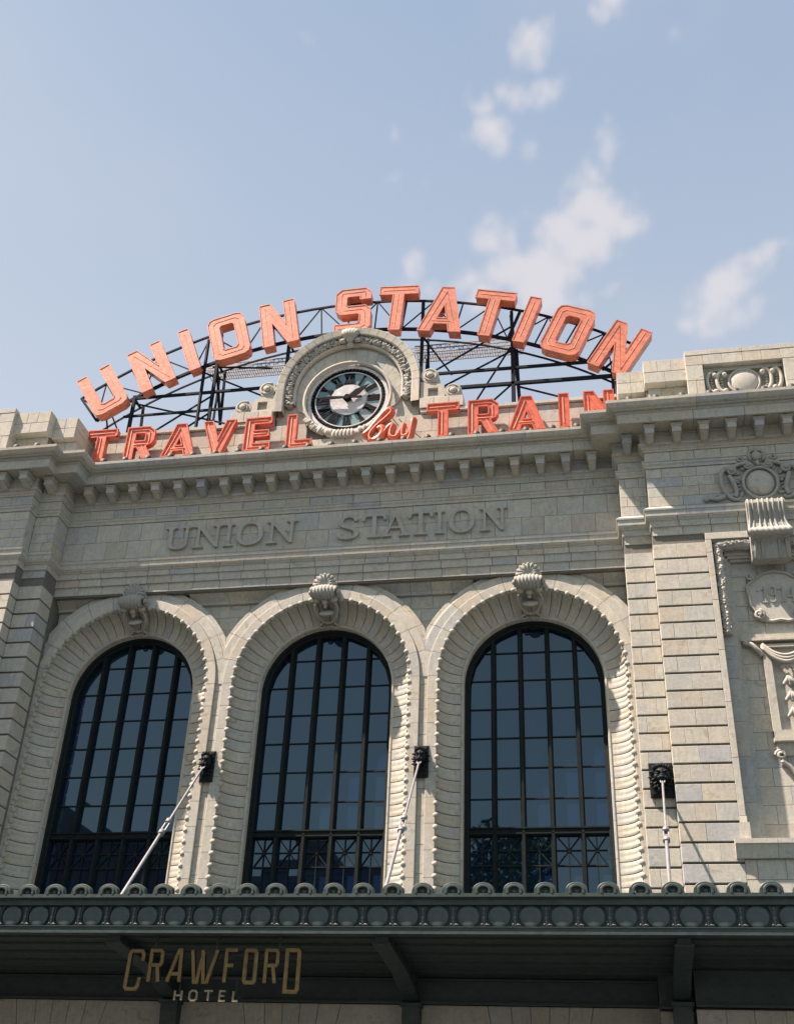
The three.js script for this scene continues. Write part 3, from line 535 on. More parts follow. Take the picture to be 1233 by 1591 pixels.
// attic blocks over the pavilions
for (const s of [-1, 1]) {
  const A = part(station, 'attic'); const X = (a, b) => (s > 0 ? [a, b] : [-b, -a]); const O = (a, b, y0, y1, z, d, w) => ashlar(A, 'attic_block', ...X(a, b), [[y0, y1]], z, d, w, { mat: () => pick(STONES) });
  mesh(A, 'attic_core', merge([box(...X(8.97, 9.9), 21.2, 23.3, -.6, .50), box(...X(9.74, 11.1), 21.2, 23.36, -.6, .82), box(...X(11.0, 14.2), 21.2, 23.45, -.6, .86)]), CORE);
  O(8.90, 9.70, 22.98, 23.39, .82, 2.0, .36); O(8.90, 9.70, 22.58, 22.975, .82, 2.0, .40); O(8.90, 9.68, 21.27, 22.0, .62, 1.9, .7); O(8.90, 9.66, 22.0, 22.57, .56, 1.8, .5);
  O(9.70, 10.95, 23.02, 23.46, 1.2, 1.6, .42); O(9.70, 10.95, 22.62, 23.015, 1.2, 1.6, .6); O(9.76, 10.93, 21.27, 21.86, 1.08, .3, .62); O(9.80, 10.93, 21.865, 22.61, .90, .2, .4);
  O(10.93, 11.42, 21.27, 21.86, 1.35, 1.6, .25); O(10.93, 11.42, 21.865, 22.46, 1.35, 1.6, .25); O(10.93, 11.42, 22.465, 23.03, 1.35, 1.6, .5);
  O(10.93, 14.20, 23.035, 23.40, 1.352, 1.6, .52); O(10.93, 14.20, 23.405, 23.58, 1.36, 1.6, .8); O(13.72, 14.20, 21.27, 22.2, 1.35, 1.6, .5); O(13.72, 14.20, 22.205, 23.03, 1.35, 1.6, .5);
  O(11.42, 13.72, 21.27, 21.84, 1.352, .6, .7);
  if (s > 0) {
    mesh(A, 'sunk_panel', merge([box(11.42, 13.72, 21.84, 23.03, .82, .98), box(11.42, 11.58, 21.84, 23.03, .98, 1.14), box(11.58, 13.72, 22.90, 23.03, .98, 1.14)]), STONES[3]);
    mesh(A, 'boss', prep(ell(12.57, 22.40, 1.16, .41, .43, .13, 24, 14)), CARVED[1]);
    const r = []; for (let i = 0; i < 36; i++) { const a = i / 36 * 2 * Math.PI; r.push([12.57 + Math.cos(a) * .44, 22.40 + Math.sin(a) * .455, 1.18]); }
    const o = [tube(r, .04, true, 7), box(12.2, 12.95, 22.1, 22.75, .9, 1.1)];
    for (const q of [-1, 1]) for (const dx of [.60, .88]) { const c = 12.57 + q * dx; o.push(tube([[c + q * .02 - q * .10, 22.74, 1.2], [c + q * .06, 22.78, 1.22], [c + q * .16, 22.62, 1.2], [c + q * .17, 22.38, 1.2], [c + q * .10, 22.14, 1.2], [c - q * .04, 22.02, 1.22]], .058, false, 7, 20)); o.push(ell(c - q * .06, 22.68, 1.22, .085, .085, .08, 9, 6), ell(c - q * .04, 22.08, 1.22, .09, .085, .08, 9, 6)); for (let k = 0; k < 5; k++) o.push(ell(c + q * .05, 22.56 - k * .1, 1.14, .07, .025, .06, 6, 4)); }
    mesh(A, 'scrollwork', merge(o), CARVED[1]);
  }
}
// parapet between them, with its round opening for the clock
{
  const P = part(station, 'parapet'); const CY = 24.44;
  const sh = poly([[-8.9, 21.2], [8.9, 21.2], [8.9, 23.4], [-8.9, 23.4]]);
  const hole = new THREE.Path(); const pts = []; for (let i = 0; i <= 24; i++) { const x = -1.46 * Math.cos(Math.PI * i / 24) * .72; pts.push(x); }
  const yb = (x) => CY - Math.sqrt(1.55 * 1.55 - x * x); const outl = [[-8.9, 21.2], [8.9, 21.2], [8.9, 23.4]]; for (let i = 0; i <= 20; i++) { const x = 1.14 - 2.28 * i / 20; outl.push([x, Math.min(23.4, yb(x))]); } outl.push([-8.9, 23.4]);
  mesh(P, 'parapet_core', extr(poly(outl), -1.1, -.60), CORE);
  ashlar(P, 'parapet_block', -8.9, 8.9, [[21.3, 22.0], [22.0, 22.7], [22.7, 23.38]], -.52, .09, .86, { mat: () => pick(STONES), skip: (a, b, c, d) => b > -1.15 && a < 1.15 && d > 22.75 });
  for (const [a, b] of [[-8.9, -2.55], [2.55, 8.9]]) { const n = 6; for (let k = 0; k < n; k++) mesh(P, 'coping_stone', zyPrism([[-1.15, 23.4], [-.48, 23.4], [-.45, 23.44], [-.45, 23.55], [-1.15, 23.58]], a + (b - a) * k / n + .004, a + (b - a) * (k + 1) / n - .004), pick(STONES)); }
}
// clock dormer
{
  const D = part(station, 'clock_dormer'); const CY = 24.44, AY = 24.86, R = 2.5;
  const sh = new THREE.Shape(); sh.moveTo(-2.45, 23.42); sh.lineTo(-2.45, AY); sh.absarc(0, AY, 2.45, Math.PI, 0, true); sh.lineTo(2.45, 23.42); sh.lineTo(1.16, 23.42); const a0 = Math.asin((23.42 - CY) / 1.46); sh.absarc(0, CY, 1.46, a0, Math.PI - a0, false); sh.closePath();
  mesh(D, 'dormer_wall', extr(sh, -1.3, -.80, 0, 30), STONES[2]);
  // inner face stones
  const nI = 17; for (let k = 0; k < nI; k++) { const p0 = -.35 + (Math.PI + .7) * k / nI, p1 = -.35 + (Math.PI + .7) * (k + 1) / nI - .006; const pos = [], idx = [], n = 4; for (let j = 0; j <= n; j++) { const p = p0 + (p1 - p0) * j / n; for (const [r, z, c] of [[1.47, -.9, CY], [1.47, -.76, CY], [1.84, -.76, AY - .12], [1.84, -.9, AY - .12]]) pos.push(-Math.cos(p) * r, c + Math.sin(p) * r, z); } for (let j = 0; j < n; j++) for (let q = 0; q < 3; q++) { const a = j * 4 + q; idx.push(a, a + 1, a + 5, a, a + 5, a + 4); } mesh(D, 'face_stone', fromTris(pos, idx), anyStone()); }
  const ringStone = (name, p0, p1, prof, n, mat) => { const pos = [], idx = [], N = prof.length; for (let j = 0; j <= n; j++) { const p = p0 + (p1 - p0) * j / n; for (const [r, z] of prof) { const x = p < 0 ? -r : p > Math.PI ? r : -Math.cos(p) * r, y = p < 0 ? AY + p : p > Math.PI ? AY - (p - Math.PI) : AY + Math.sin(p) * r; pos.push(x, y, z); } } for (let j = 0; j < n; j++) for (let q = 0; q < N - 1; q++) { const a = j * N + q; idx.push(a, a + 1, a + N + 1, a, a + N + 1, a + N); } mesh(D, name, fromTris(pos, idx), mat); };
  const down = AY - 23.95; const nV = 22;
  for (let k = 0; k < nV; k++) { const p0 = Math.PI * k / nV, p1 = Math.PI * (k + 1) / nV - .005; ringStone('hood_stone', p0, p1, [[2.21, -.8], [2.21, -.50], [2.24, -.47], [2.48, -.44], [2.50, -.46], [2.50, -1.3]], 4, pick(STONES)); }
  for (const [a, b] of [[-down, -.004], [Math.PI + .004, Math.PI + down]]) ringStone('hood_stone', a, b, [[2.21, -.8], [2.21, -.50], [2.24, -.47], [2.48, -.44], [2.50, -.46], [2.50, -1.3]], 1, pick(STONES));
  ringStone('inner_moulding', -down * .6, Math.PI + down * .6, [[1.84, -.78], [1.84, -.64], [1.90, -.60], [1.95, -.64], [1.97, -.74]], 50, STONES[3]);
  // leaf garland in the hood
  const Rg = rng(3), o = []; const gp = []; for (let i = 0; i <= 60; i++) { const p = -.3 + (Math.PI + .6) * i / 60; gp.push([-Math.cos(p) * 2.085, AY - .02 + Math.sin(p) * 2.085, -.68]); } o.push(tube(gp, .105, false, 8));
  for (let i = 0; i < 520; i++) { const p = -.28 + (Math.PI + .56) * Rg(), q = Rg() * Math.PI, r = 2.085 + Math.cos(q) * .115; o.push(ell(-Math.cos(p) * r, AY - .02 + Math.sin(p) * r, -.66 + Math.sin(q) * .11, .035 + Rg() * .02, .07 + Rg() * .035, .03, 6, 4, [Rg() * .7, Rg() * .7, Math.PI / 2 - p + (Rg() - .5) * 1.7])); }
  mesh(D, 'hood_garland', merge(o), WEATHERED);
  // crown leaf and the leaves under the dial
  const c = []; for (let i = 0; i < 5; i++) { const a = (i - 2) * .42; c.push(tube([[0, 26.72, -.45], [Math.sin(a) * .22, 26.92 + Math.cos(a) * .08, -.36], [Math.sin(a) * .34, 27.04 + Math.cos(a) * .20, -.40]], (t) => .05 + .07 * Math.sin(t * 2.7), false, 6, 8)); } c.push(ell(0, 26.86, -.42, .16, .20, .12, 9, 6), ell(-.26, 26.78, -.45, .12, .09, .09, 8, 6), ell(.26, 26.78, -.45, .12, .09, .09, 8, 6), ell(0, 26.62, -.5, .12, .14, .10, 8, 6));
  mesh(D, 'crown_leaf', merge(c), CARVED[0]);
  const b = []; for (let i = 0; i < 46; i++) { const a = -Math.PI / 2 + (i / 45 - .5) * 1.9, r = 1.58 + Rg() * .08; b.push(ell(Math.cos(a) * r, CY + Math.sin(a) * r, -.50 + Rg() * .06, .05 + Rg() * .04, .11 + Rg() * .05, .05, 6, 4, [0, 0, a + Math.PI / 2 + (Rg() - .5)])); }
  for (let i = 0; i < 6; i++) b.push(tube([[-.28 + i * .11, 22.98, -.5], [-.32 + i * .125, 22.82, -.40], [-.34 + i * .13, 22.66, -.42]], .055, false, 6, 6));
  mesh(D, 'dial_leaves', merge(b), CARVED[1]);
  const rim = []; for (let i = 0; i < 56; i++) { const a = i / 56 * 2 * Math.PI; rim.push([Math.cos(a) * 1.50, CY + Math.sin(a) * 1.50, -.63]); } mesh(D, 'dial_moulding', tube(rim, .06, true, 7), STONES[1]);
  // wings with volutes
  for (const s of [-1, 1]) {
    const X = (a, z) => (s > 0 ? [a, z] : [-z, -a]);
    for (const [a, e] of [[2.53, 3.0], [3.01, 3.5], [3.51, 3.98]]) mesh(D, 'wing_base', stone(...X(a, e), 23.585, 24.0, -.42, .7, .012), pick(STONES));
    const blk = poly([[2.53, 24.0], [3.35, 24.0], [3.35, 24.40], [3.2, 24.6], [2.53, 24.75]].map(([x, y]) => [s * x, y])); const h = new THREE.Path(); const hp = [[2.78, 24.12], [3.12, 24.12], [3.12, 24.46], [2.78, 24.46]].map(([x, y]) => [s * x, y]); hp.forEach((p, i) => (i ? h.lineTo(...p) : h.moveTo(...p))); h.closePath(); blk.holes.push(h);
    mesh(D, 'wing_block', extr(blk, -.9, -.52), STONES[4]); mesh(D, 'wing_recess', prep(box(...X(2.76, 3.14), 24.1, 24.48, -.85, -.66)), STONES[2]);
    for (const [vx, vy, r] of [[2.83, 24.98, .30], [3.62, 24.27, .29]]) { const v = [new THREE.CylinderGeometry(r, r, .42, 22).rotateX(Math.PI / 2).translate(s * vx, vy, -.72), tube(spiral(s * vx, vy, -.52, r - .03, .07, s > 0 ? 2.2 : .9, -s * 1.6, 30), .036, false, 6), ell(s * vx, vy, -.49, .12, .12, .08, 12, 8)]; mesh(D, 'volute', merge(v), pick(CARVED)); }
  }
}
// clock
{
  const C = part(station, 'clock'); const CY = 24.44, z = -.78;
  const ringG = (r0, r1, z0, z1, a0 = 0, a1 = 2 * Math.PI, cs = 64) => { const s = new THREE.Shape(); if (a1 - a0 > 6.28) { s.absarc(0, 0, r1, 0, 2 * Math.PI); const h = new THREE.Path(); h.absarc(0, 0, r0, 0, 2 * Math.PI, true); s.holes.push(h); } else { s.absarc(0, 0, r1, a0, a1); s.absarc(0, 0, r0, a1, a0, true); s.closePath(); } const g = extr(s, z0, z1, 0, cs); g.translate(0, CY, 0); return g; };
  mesh(C, 'dial_back', (() => { const g = new THREE.CylinderGeometry(1.42, 1.42, .08, 64); g.rotateX(Math.PI / 2); g.translate(0, CY, z - .06); return prep(g); })(), M.dialRing);
  mesh(C, 'outer_ring', ringG(1.30, 1.40, z, z + .07), M.dialWhite);
  mesh(C, 'inner_ring', ringG(1.12, 1.155, z, z + .05), M.dialWhite);
  const dots = []; dots.push(ringG(1.185, 1.255, z, z + .032)); for (let k = 0; k < 60; k++) { const a = k / 60 * 2 * Math.PI; const g = new THREE.BoxGeometry(k % 5 ? .05 : .075, .075, .05); g.translate(0, 1.25, 0); g.rotateZ(a); g.translate(0, CY, z + .03); dots.push(g); }
  mesh(C, 'minute_track', merge(dots), M.dialBlack);
  for (let k = 0; k < 12; k++) { const a = (k + .5) / 12 * 2 * Math.PI; mesh(C, 'dial_pane', ringG(.64, 1.12, z - .01, z + .012, a - .258, a + .258, 6), DIALGLASS[[3, 4, 1, 2, 1, 0, 2, 5, 0, 4, 3, 3][k]]); }
  mesh(C, 'dial_center', (() => { const g = new THREE.CylinderGeometry(.63, .63, .04, 48); g.rotateX(Math.PI / 2); g.translate(0, CY, z + .01); return prep(g); })(), M.dialWhite);
  const num = ['XII', 'I', 'II', 'III', 'IV', 'V', 'VI', 'VII', 'VIII', 'IX', 'X', 'XI'];
  num.forEach((t, k) => {
    const wI = .085, wV = .19, wX = .20, W = [...t].reduce((s, c) => s + (c === 'I' ? wI : c === 'V' ? wV : wX), 0); let x = -W / 2; const o = []; const r0 = .69, r1 = 1.08, dz = .03;
    const st = (xa, ya, xb, yb, w) => { o.push(bar([xa, ya, 0], [xb, yb, 0], w, dz)); };
    for (const c of t) { if (c === 'I') { st(x + wI / 2, r0, x + wI / 2, r1, .066); x += wI; } else if (c === 'V') { st(x + .035, r1, x + wV / 2, r0, .072); st(x + wV - .035, r1, x + wV / 2, r0, .03); x += wV; } else { st(x + .03, r1, x + wX - .03, r0, .072); st(x + wX - .03, r1, x + .03, r0, .03); x += wX; } }
    o.push(bar([-W / 2, r0, 0], [W / 2, r0, 0], .022, dz), bar([-W / 2, r1, 0], [W / 2, r1, 0], .022, dz));
    const g = merge(o); g.rotateZ(-k * Math.PI / 6); g.translate(0, CY, z + .03); mesh(C, 'numeral', g, M.dialBlack);
  });
  const hand = (len, tail, w, ang, zz) => { const s = poly([[-w * .5, 0], [-w, len * .45], [-w * .35, len * .8], [0, len], [w * .35, len * .8], [w, len * .45], [w * .5, 0], [w * .7, -tail], [-w * .7, -tail]]); const g = extr(s, 0, .03); g.rotateZ(-ang); g.translate(0, CY, zz); return g; };
  mesh(C, 'hour_hand', merge([hand(.90, .14, .125, 1.77 * Math.PI / 6, z + .10)]), M.dialBlack);
  mesh(C, 'minute_hand', merge([hand(1.24, .50, .062, 45.4 * Math.PI / 30, z + .15)]), M.dialBlack);
  mesh(C, 'hand_hub', (() => { const g = new THREE.CylinderGeometry(.10, .11, .22, 20); g.rotateX(Math.PI / 2); g.translate(0, CY, z + .11); return prep(g); })(), M.dialBlack);
}
// street-level wall under the canopy, flat arches over the doors
{
  const G = part(station, 'ground_floor');
  mesh(G, 'backing', prep(box(-8.8, 8.8, 0, 5.95, -2.6, .20)), CORE);
  ashlar(G, 'ground_block', -8.72, 8.72, [[0, .8], [.8, 1.6], [1.6, 2.4], [2.4, 3.2], [3.2, 4.0], [4.0, 4.5]], .26, .1, 1.5);
  for (const s of [-1, 1]) { const X = (a, b) => (s > 0 ? [a, b] : [-b, -a]); ashlar(G, 'ground_block', ...X(8.72, 9.474), [[2.8, 3.6], [3.6, 4.4], [4.4, 5.22]], .96, .1, .5); ashlar(G, 'ground_block', ...X(9.48, 14.4), [[2.8, 3.6], [3.6, 4.4], [4.4, 5.22]], 1.38, .1, .58); }
  for (const c of [-6, 0, 6]) {
    const q = (a, b, t0, t1) => { const s = poly([[c + a, 4.5], [c + b, 4.5], [c + t1, 5.9], [c + t0, 5.9]]); mesh(G, 'lintel_stone', extr(s, .1, .26, .012), pick(STONES)); };
    q(-2.9, -1.05, -2.9, -1.35); q(-1.04, -.60, -1.34, -.74); q(-.59, -.20, -.73, -.25); q(-.19, .19, -.24, .24); q(.20, .59, .25, .73); q(.60, 1.04, .74, 1.34); q(1.05, 2.9, 1.35, 2.9);
  }
}

// ───────────────────────── canopy over the entrance ─────────────────────────
{
  const X0 = -9.3, X1 = 15.0, C = thing('entrance_canopy', 'dark green metal entrance canopy with disc frieze and rounded crest tiles', 'canopy', [3, 5.3, 2.4]);
  const P = .6425, F0 = .05;
  mesh(C, 'fascia', merge([box(X0, X1, 6.14, 6.27, 4.40, 4.70), box(X0, X1, 6.27, 6.285, 4.4, 4.72), box(X0, X1, 6.285, 6.73, 4.40, 4.54), box(X0, X1, 6.73, 6.85, 4.40, 4.66), box(X0, X1, 6.85, 6.875, 4.4, 4.70), box(X0, X1, 6.875, 6.945, 4.38, 4.745)]), M.canopy);
  mesh(C, 'roof_sheet', prep(zyPrism([[.3, 7.0], [4.4, 6.86], [4.4, 6.92], [.3, 7.08]], X0, X1)), M.canopy);
  mesh(C, 'ceiling', prep(zyPrism([[.3, 5.93], [4.42, 6.20], [4.42, 6.26], [.3, 6.0]], X0, X1)), M.canopy);
  for (const z of [1.15, 1.95, 2.75, 3.5, 4.1]) { const y = 5.93 + (z - .3) / 4.12 * .27; mesh(C, 'ceiling_rib', merge([box(X0, X1, y - .045, y + .01, z - .06, z + .06), box(X0, X1, y - .025, y + .01, z - .10, z + .10)]), M.canopy); }
  mesh(C, 'wall_beam', merge([box(-8.7, 8.7, 5.36, 5.92, .27, .42), box(-8.7, 8.7, 5.36, 5.41, .27, .52), box(-8.7, 8.7, 5.87, 5.92, .27, .52)]), M.canopy);
  for (const [a, b, z] of [[8.71, 9.47, .97], [9.475, X1, 1.39], [X0, -8.71, 1.0]]) mesh(C, 'wall_beam', merge([box(a, b, 5.24, 6.0, z, z + .15), box(a, b, 5.24, 5.29, z, z + .24)]), M.canopy);
  for (const x of [-9, -3, 3, 9.2, 14.8]) {
    const dz = Math.abs(x) > 14 ? 1.2 : Math.abs(x) > 8 ? .74 : 0;
    mesh(C, 'bracket', merge([zyPrism([[.3 + dz, 5.98], [.3 + dz, 5.30], [1.0 + dz, 5.55], [2.2 + dz * .5, 5.82], [4.38, 6.02], [4.38, 6.24]], x - .14, x + .14), zyPrism([[.3 + dz, 5.34], [1.02 + dz, 5.52], [2.2 + dz * .5, 5.79], [4.38, 5.99], [4.38, 6.03], [2.2 + dz * .5, 5.83], [1.0 + dz, 5.56], [.3 + dz, 5.38]], x - .19, x + .19), zyPrism([[.27, 5.36], [.62, 5.36], [.60, 5.1], [.50, 4.6], [.42, 3.9], [.27, 3.8]].map(([z, y]) => [z + dz, y]), x - .21, x + .21), box(x - .25, x + .25, 5.28, 5.36, .27 + dz, .68 + dz)]), M.canopy);
  }
  // crest tiles, discs and pendants
  const out = new THREE.Shape(); out.moveTo(-.175, 0); out.lineTo(-.165, .10); out.absarc(0, .085, .165, Math.PI - .05, .05, true); out.lineTo(.175, 0); out.lineTo(.075, 0); out.lineTo(.075, .07); out.absarc(0, .07, .075, 0, Math.PI, false); out.lineTo(-.075, 0); out.closePath();
  const inn = new THREE.Shape(); inn.moveTo(-.12, 0); inn.lineTo(-.12, .08); inn.absarc(0, .08, .12, Math.PI, 0, true); inn.lineTo(.12, 0); inn.lineTo(.08, 0); inn.lineTo(.08, .07); inn.absarc(0, .07, .08, 0, Math.PI, false); inn.lineTo(-.08, 0); inn.closePath();
  const tile = merge([extr(out, -.16, .0, .012, 8), extr(inn, 0, .035, .008, 8), box(-.07, .07, 0, .13, -.14, -.04), ell(0, .05, -.02, .045, .05, .03, 8, 6)]).scale(1.36, .94, 1);
  const disc = (() => { const g = new THREE.LatheGeometry([[0, .022], [.10, .02], [.17, .014], [.20, .008], [.213, 0], [.222, 0], [.222, -.04]].map((p) => new THREE.Vector2(...p)), 28); g.rotateX(Math.PI / 2); return prep(g); })();
  const pend = merge([box(-.012, .012, -.16, .16, -.02, .006), bar([-.06, -.165, -.005], [.1, -.17, -.005], .02),ell(0, .15, 0, .030, .035, .03, 8, 6), ell(0, .10, 0, .018, .02, .02, 6, 5), ell(0, .045, 0, .024, .026, .024, 8, 6), ell(-.004, -.035, 0, .034, .055, .03, 8, 6), ell(0, -.10, 0, .022, .03, .024, 7, 5), ell(-.04, -.155, 0, .03, .016, .02, 7, 5, [0, 0, .5]), ell(.075, -.165, .005, .05, .018, .022, 7, 5, [0, 0, -.2])]);
  const back = extr(poly([[-.115, .215], [.115, .215], [.06, .10], [.055, -.06], [.10, -.215], [-.10, -.215], [-.055, -.06], [-.06, .10]]), -.03, 0, .006);
  for (let k = -14; k <= 23; k++) {
    const x = F0 + k * P; if (x < X0 + .2 || x > X1 - .2) continue;
    mesh(C, 'crest_tile', tile, M.canopy, [x, 6.94, 4.72]);
    mesh(C, 'pendant_panel', back, M.canopy, [x, 6.507, 4.585]); mesh(C, 'pendant', pend, M.bead, [x, 6.51, 4.60]);
    if (x + P / 2 < X1 - .2) mesh(C, 'disc', disc, M.medallion, [x + P / 2, 6.507, 4.60]);
  }
}

// ───────────────────────── stroked lettering ─────────────────────────
function strokeShapes(pts, w, closed) { // outline polygon(s) of a mitred stroke
  const n = pts.length, L = [], R = [];
  for (let i = 0; i < n; i++) {
    const a = pts[closed ? (i - 1 + n) % n : Math.max(0, i - 1)], b = pts[i], c = pts[closed ? (i + 1) % n : Math.min(n - 1, i + 1)];
    let d1 = [b[0] - a[0], b[1] - a[1]], d2 = [c[0] - b[0], c[1] - b[1]]; if (!closed && i === 0) d1 = d2; if (!closed && i === n - 1) d2 = d1;
    const l1 = Math.hypot(...d1), l2 = Math.hypot(...d2); d1 = [d1[0] / l1, d1[1] / l1]; d2 = [d2[0] / l2, d2[1] / l2];
    const n1 = [-d1[1], d1[0]], n2 = [-d2[1], d2[0]], k = Math.max(.35, 1 + n1[0] * n2[0] + n1[1] * n2[1]), m = [(n1[0] + n2[0]) / k, (n1[1] + n2[1]) / k];
    L.push([b[0] + m[0] * w / 2, b[1] + m[1] * w / 2]); R.push([b[0] - m[0] * w / 2, b[1] - m[1] * w / 2]);
  }
  if (!closed) return [poly([...L, ...R.reverse()])];
  const area = (q) => q.reduce((s, p, i) => { const r = q[(i + 1) % q.length]; return s + p[0] * r[1] - r[0] * p[1]; }, 0); const big = Math.abs(area(L)) > Math.abs(area(R)) ? L : R, sm = big === L ? R : L;
  const s = poly(big); const h = new THREE.Path(); sm.forEach((p, i) => (i ? h.lineTo(...p) : h.moveTo(...p))); h.closePath(); s.holes.push(h); return [s];
}
// ───────────────────────── hanging hotel sign ─────────────────────────
{
  const S = thing('hotel_sign', 'gold CRAWFORD HOTEL letter sign hanging under the dark canopy', 'sign', [-.6, 5.0, 4.3]);
  const Z = 4.32; const c = .06;
  // letter strokes on a 1 x 1 box
  const G = { C: [[[.95, .74], [.95, .93], [.85, 1], [.2, 1], [.1, .93], [.04, .07], [.14, 0], [.72, 0], [.82, .07], [.88, .30]]], R: [[[.08, 0], [.08, 1], [.82, 1], [.92, .93], [.92, .60], [.82, .53], [.12, .53]], [[.62, .53], [.82, 0]]], A: [[[.02, 0], [.70, 1], [.86, 1], [.94, 0]], [[.26, .25], [.92, .25]]], W: [[[.02, 1], [.20, 0], [.30, 0], [.46, .95]], [[.42, 1], [.55, 0], [.68, 0], [.98, 1]]], F: [[[.10, 0], [.10, 1], [.95, 1]], [[.10, .52], [.70, .52]]], O: [[[.1, .07], [.1, .93], [.2, 1], [.82, 1], [.92, .93], [.92, .07], [.82, 0], [.2, 0]]], D: [[[.08, 0], [.08, 1], [.84, 1], [.94, .94], [.94, .06], [.84, 0]]] };
  const L = [['C', -2.64, -2.20, 5.02, 5.87], ['R', -2.14, -1.76, 5.17, 5.88], ['A', -1.70, -1.32, 5.17, 5.89], ['W', -1.20, -.53, 5.17, 5.90], ['F', -.44, -.08, 5.17, 5.90], ['O', -.01, .36, 5.17, 5.90], ['R', .45, .83, 5.17, 5.90], ['D', .90, 1.30, 5.0, 5.91]];
  for (const [ch, x0, x1, y0, y1] of L) {
    const g = [], e = []; for (const [si, st] of G[ch].entries()) { const cl = ch === 'O' || ch === 'D'; const p = st.map(([x, y]) => [x0 + .04 + x * (x1 - x0 - .08), y0 + .04 + y * (y1 - y0 - .08)]); for (const s of strokeShapes(p, .072, cl)) g.push(extr(s, Z + si * .003, Z + .05 + si * .003, .006)); for (const s of strokeShapes(p, .098, cl)) e.push(extr(s, Z - .03 - si * .003, Z - .001 - si * .003)); }
    const m = mesh(S, 'letter', merge(g), M.gold); m.userData.label = 'gold letter ' + ch; const k = new THREE.Mesh(merge(e), M.signEdge); k.name = 'backing_plate'; k.castShadow = k.receiveShadow = true; m.add(k);
  }
  const H = { H: [[[.1, 0], [.1, 1]], [[.9, 0], [.9, 1]], [[.1, .5], [.9, .5]]], O: [[[.1, .2], [.1, .8], [.3, 1], [.7, 1], [.9, .8], [.9, .2], [.7, 0], [.3, 0]]], T: [[[0, 1], [1, 1]], [[.5, 0], [.5, .98]]], E: [[[.95, 1], [.12, 1], [.12, 0], [.95, 0]], [[.12, .5], [.8, .5]]], L: [[[.12, 1], [.12, 0], [.95, 0]]] };
  [['H', -1.47, -1.24], ['O', -1.14, -.90], ['T', -.80, -.57], ['E', -.47, -.28], ['L', -.17, .0]].forEach(([ch, x0, x1]) => { const g = []; H[ch].forEach((st, i) => { const p = st.map(([x, y]) => [x0 + .02 + x * (x1 - x0 - .04), 4.83 + .02 + y * .19]); for (const s of strokeShapes(p, .036, ch === 'O')) g.push(extr(s, Z + i * .003, Z + .04 + i * .003)); }); const m = mesh(S, 'letter', merge(g), M.cream); m.userData.label = 'cream letter ' + ch; });
  for (const x of [-2.02, -.62, .78]) mesh(S, 'hanger', merge([bar([x, 5.88, Z - .02], [x, 6.2, Z - .02], .035), box(x - .05, x + .05, 6.08, 6.14, Z - .07, Z + .03)]), M.canopy);
  mesh(S, 'support_rail', merge([bar([-2.3, 5.30, Z - .05], [1.2, 5.30, Z - .05], .03), bar([-2.3, 5.78, Z - .05], [1.2, 5.78, Z - .05], .03), bar([-1.36, 4.9, Z - .05], [-1.36, 5.3, Z - .05], .025), bar([-.1, 4.9, Z - .05], [-.1, 5.3, Z - .05], .025), bar([-1.5, 4.93, Z - .05], [.02, 4.93, Z - .05], .025)]), M.signEdge);
}

// ───────────────────────── tie rods with lion masks ─────────────────────────
[[-3, 11.30, .02, 'lion mask and steel tie rod between the left and middle windows'], [3, 11.30, .02, 'lion mask and steel tie rod between the middle and right windows'], [9.19, 10.36, .96, 'lion mask and steel tie rod on the rusticated right pier']].forEach(([x, y, z, label]) => {
  const T = thing('canopy_tie_rod', label, 'tie rod', [x, y, z], 'tie rods holding up the canopy');
  const pw = x > 5 ? 1 : .66, pl = poly([[-.30 * pw, -.46], [.30 * pw, -.46], [.30 * pw, .42], [-.30 * pw, .42]]);
  mesh(T, 'wall_plate', merge([extr(pl, 0, .10, .03), extr(poly([[-.25 * pw, -.40], [.25 * pw, -.40], [.25 * pw, .36], [-.25 * pw, .36]]), .09, .13, .02)]).translate(x, y + .12, z), M.lion);
  const h = []; const E = (a, b, c, rx, ry, rz, rot) => h.push(ell(x + a * (x > 5 ? 1.12 : .82), y + b, z + c, rx * (x > 5 ? 1.12 : .85), ry, rz, 12, 9, rot));
  E(0, .18, .22, .17, .20, .14); E(0, .08, .34, .10, .09, .12); E(0, .0, .33, .085, .05, .09); E(0, .13, .42, .05, .035, .03);
  for (const s of [-1, 1]) { E(s * .075, .25, .33, .06, .03, .05, [0, 0, s * .35]); E(s * .085, .20, .335, .025, .02, .02); E(s * .065, .06, .40, .05, .045, .045); E(s * .15, .36, .2, .05, .06, .04); E(s * .12, .12, .28, .06, .08, .06); }
  E(0, .20, .37, .032, .10, .04);
  const R = rng(11); for (let i = 0; i < 30; i++) { const a = i / 30 * 2 * Math.PI, r = .19 + .05 * (i % 2); E(Math.cos(a) * r * .95, .14 + Math.sin(a) * r * 1.25, .14 + .05 * R(), .032, .08, .04, [0, 0, a - Math.PI / 2 + (R() - .5) * .4]); }
  for (let i = 0; i < 7; i++) E((i - 3) * .05, .42 - Math.abs(i - 3) * .02, .24, .03, .07, .05, [.3, 0, -(i - 3) * .15]);
  mesh(T, 'lion_mask', merge(h), M.lion);
  const k = -.977, e = 4.42, s = [x, y - .02, z + .38], t = [x > 5 ? 9.0 : x, 6.93 + (e - 4.42) * k, e], at = (f) => s.map((v, i) => v + (t[i] - v) * f);
  const m0 = x > 5 ? .50 : .50; mesh(T, 'rod', tube([s, at(m0 - .02)], .030, false, 8), M.rod); mesh(T, 'rod', tube([at(m0 + .045), t], .042, false, 8), M.rod);
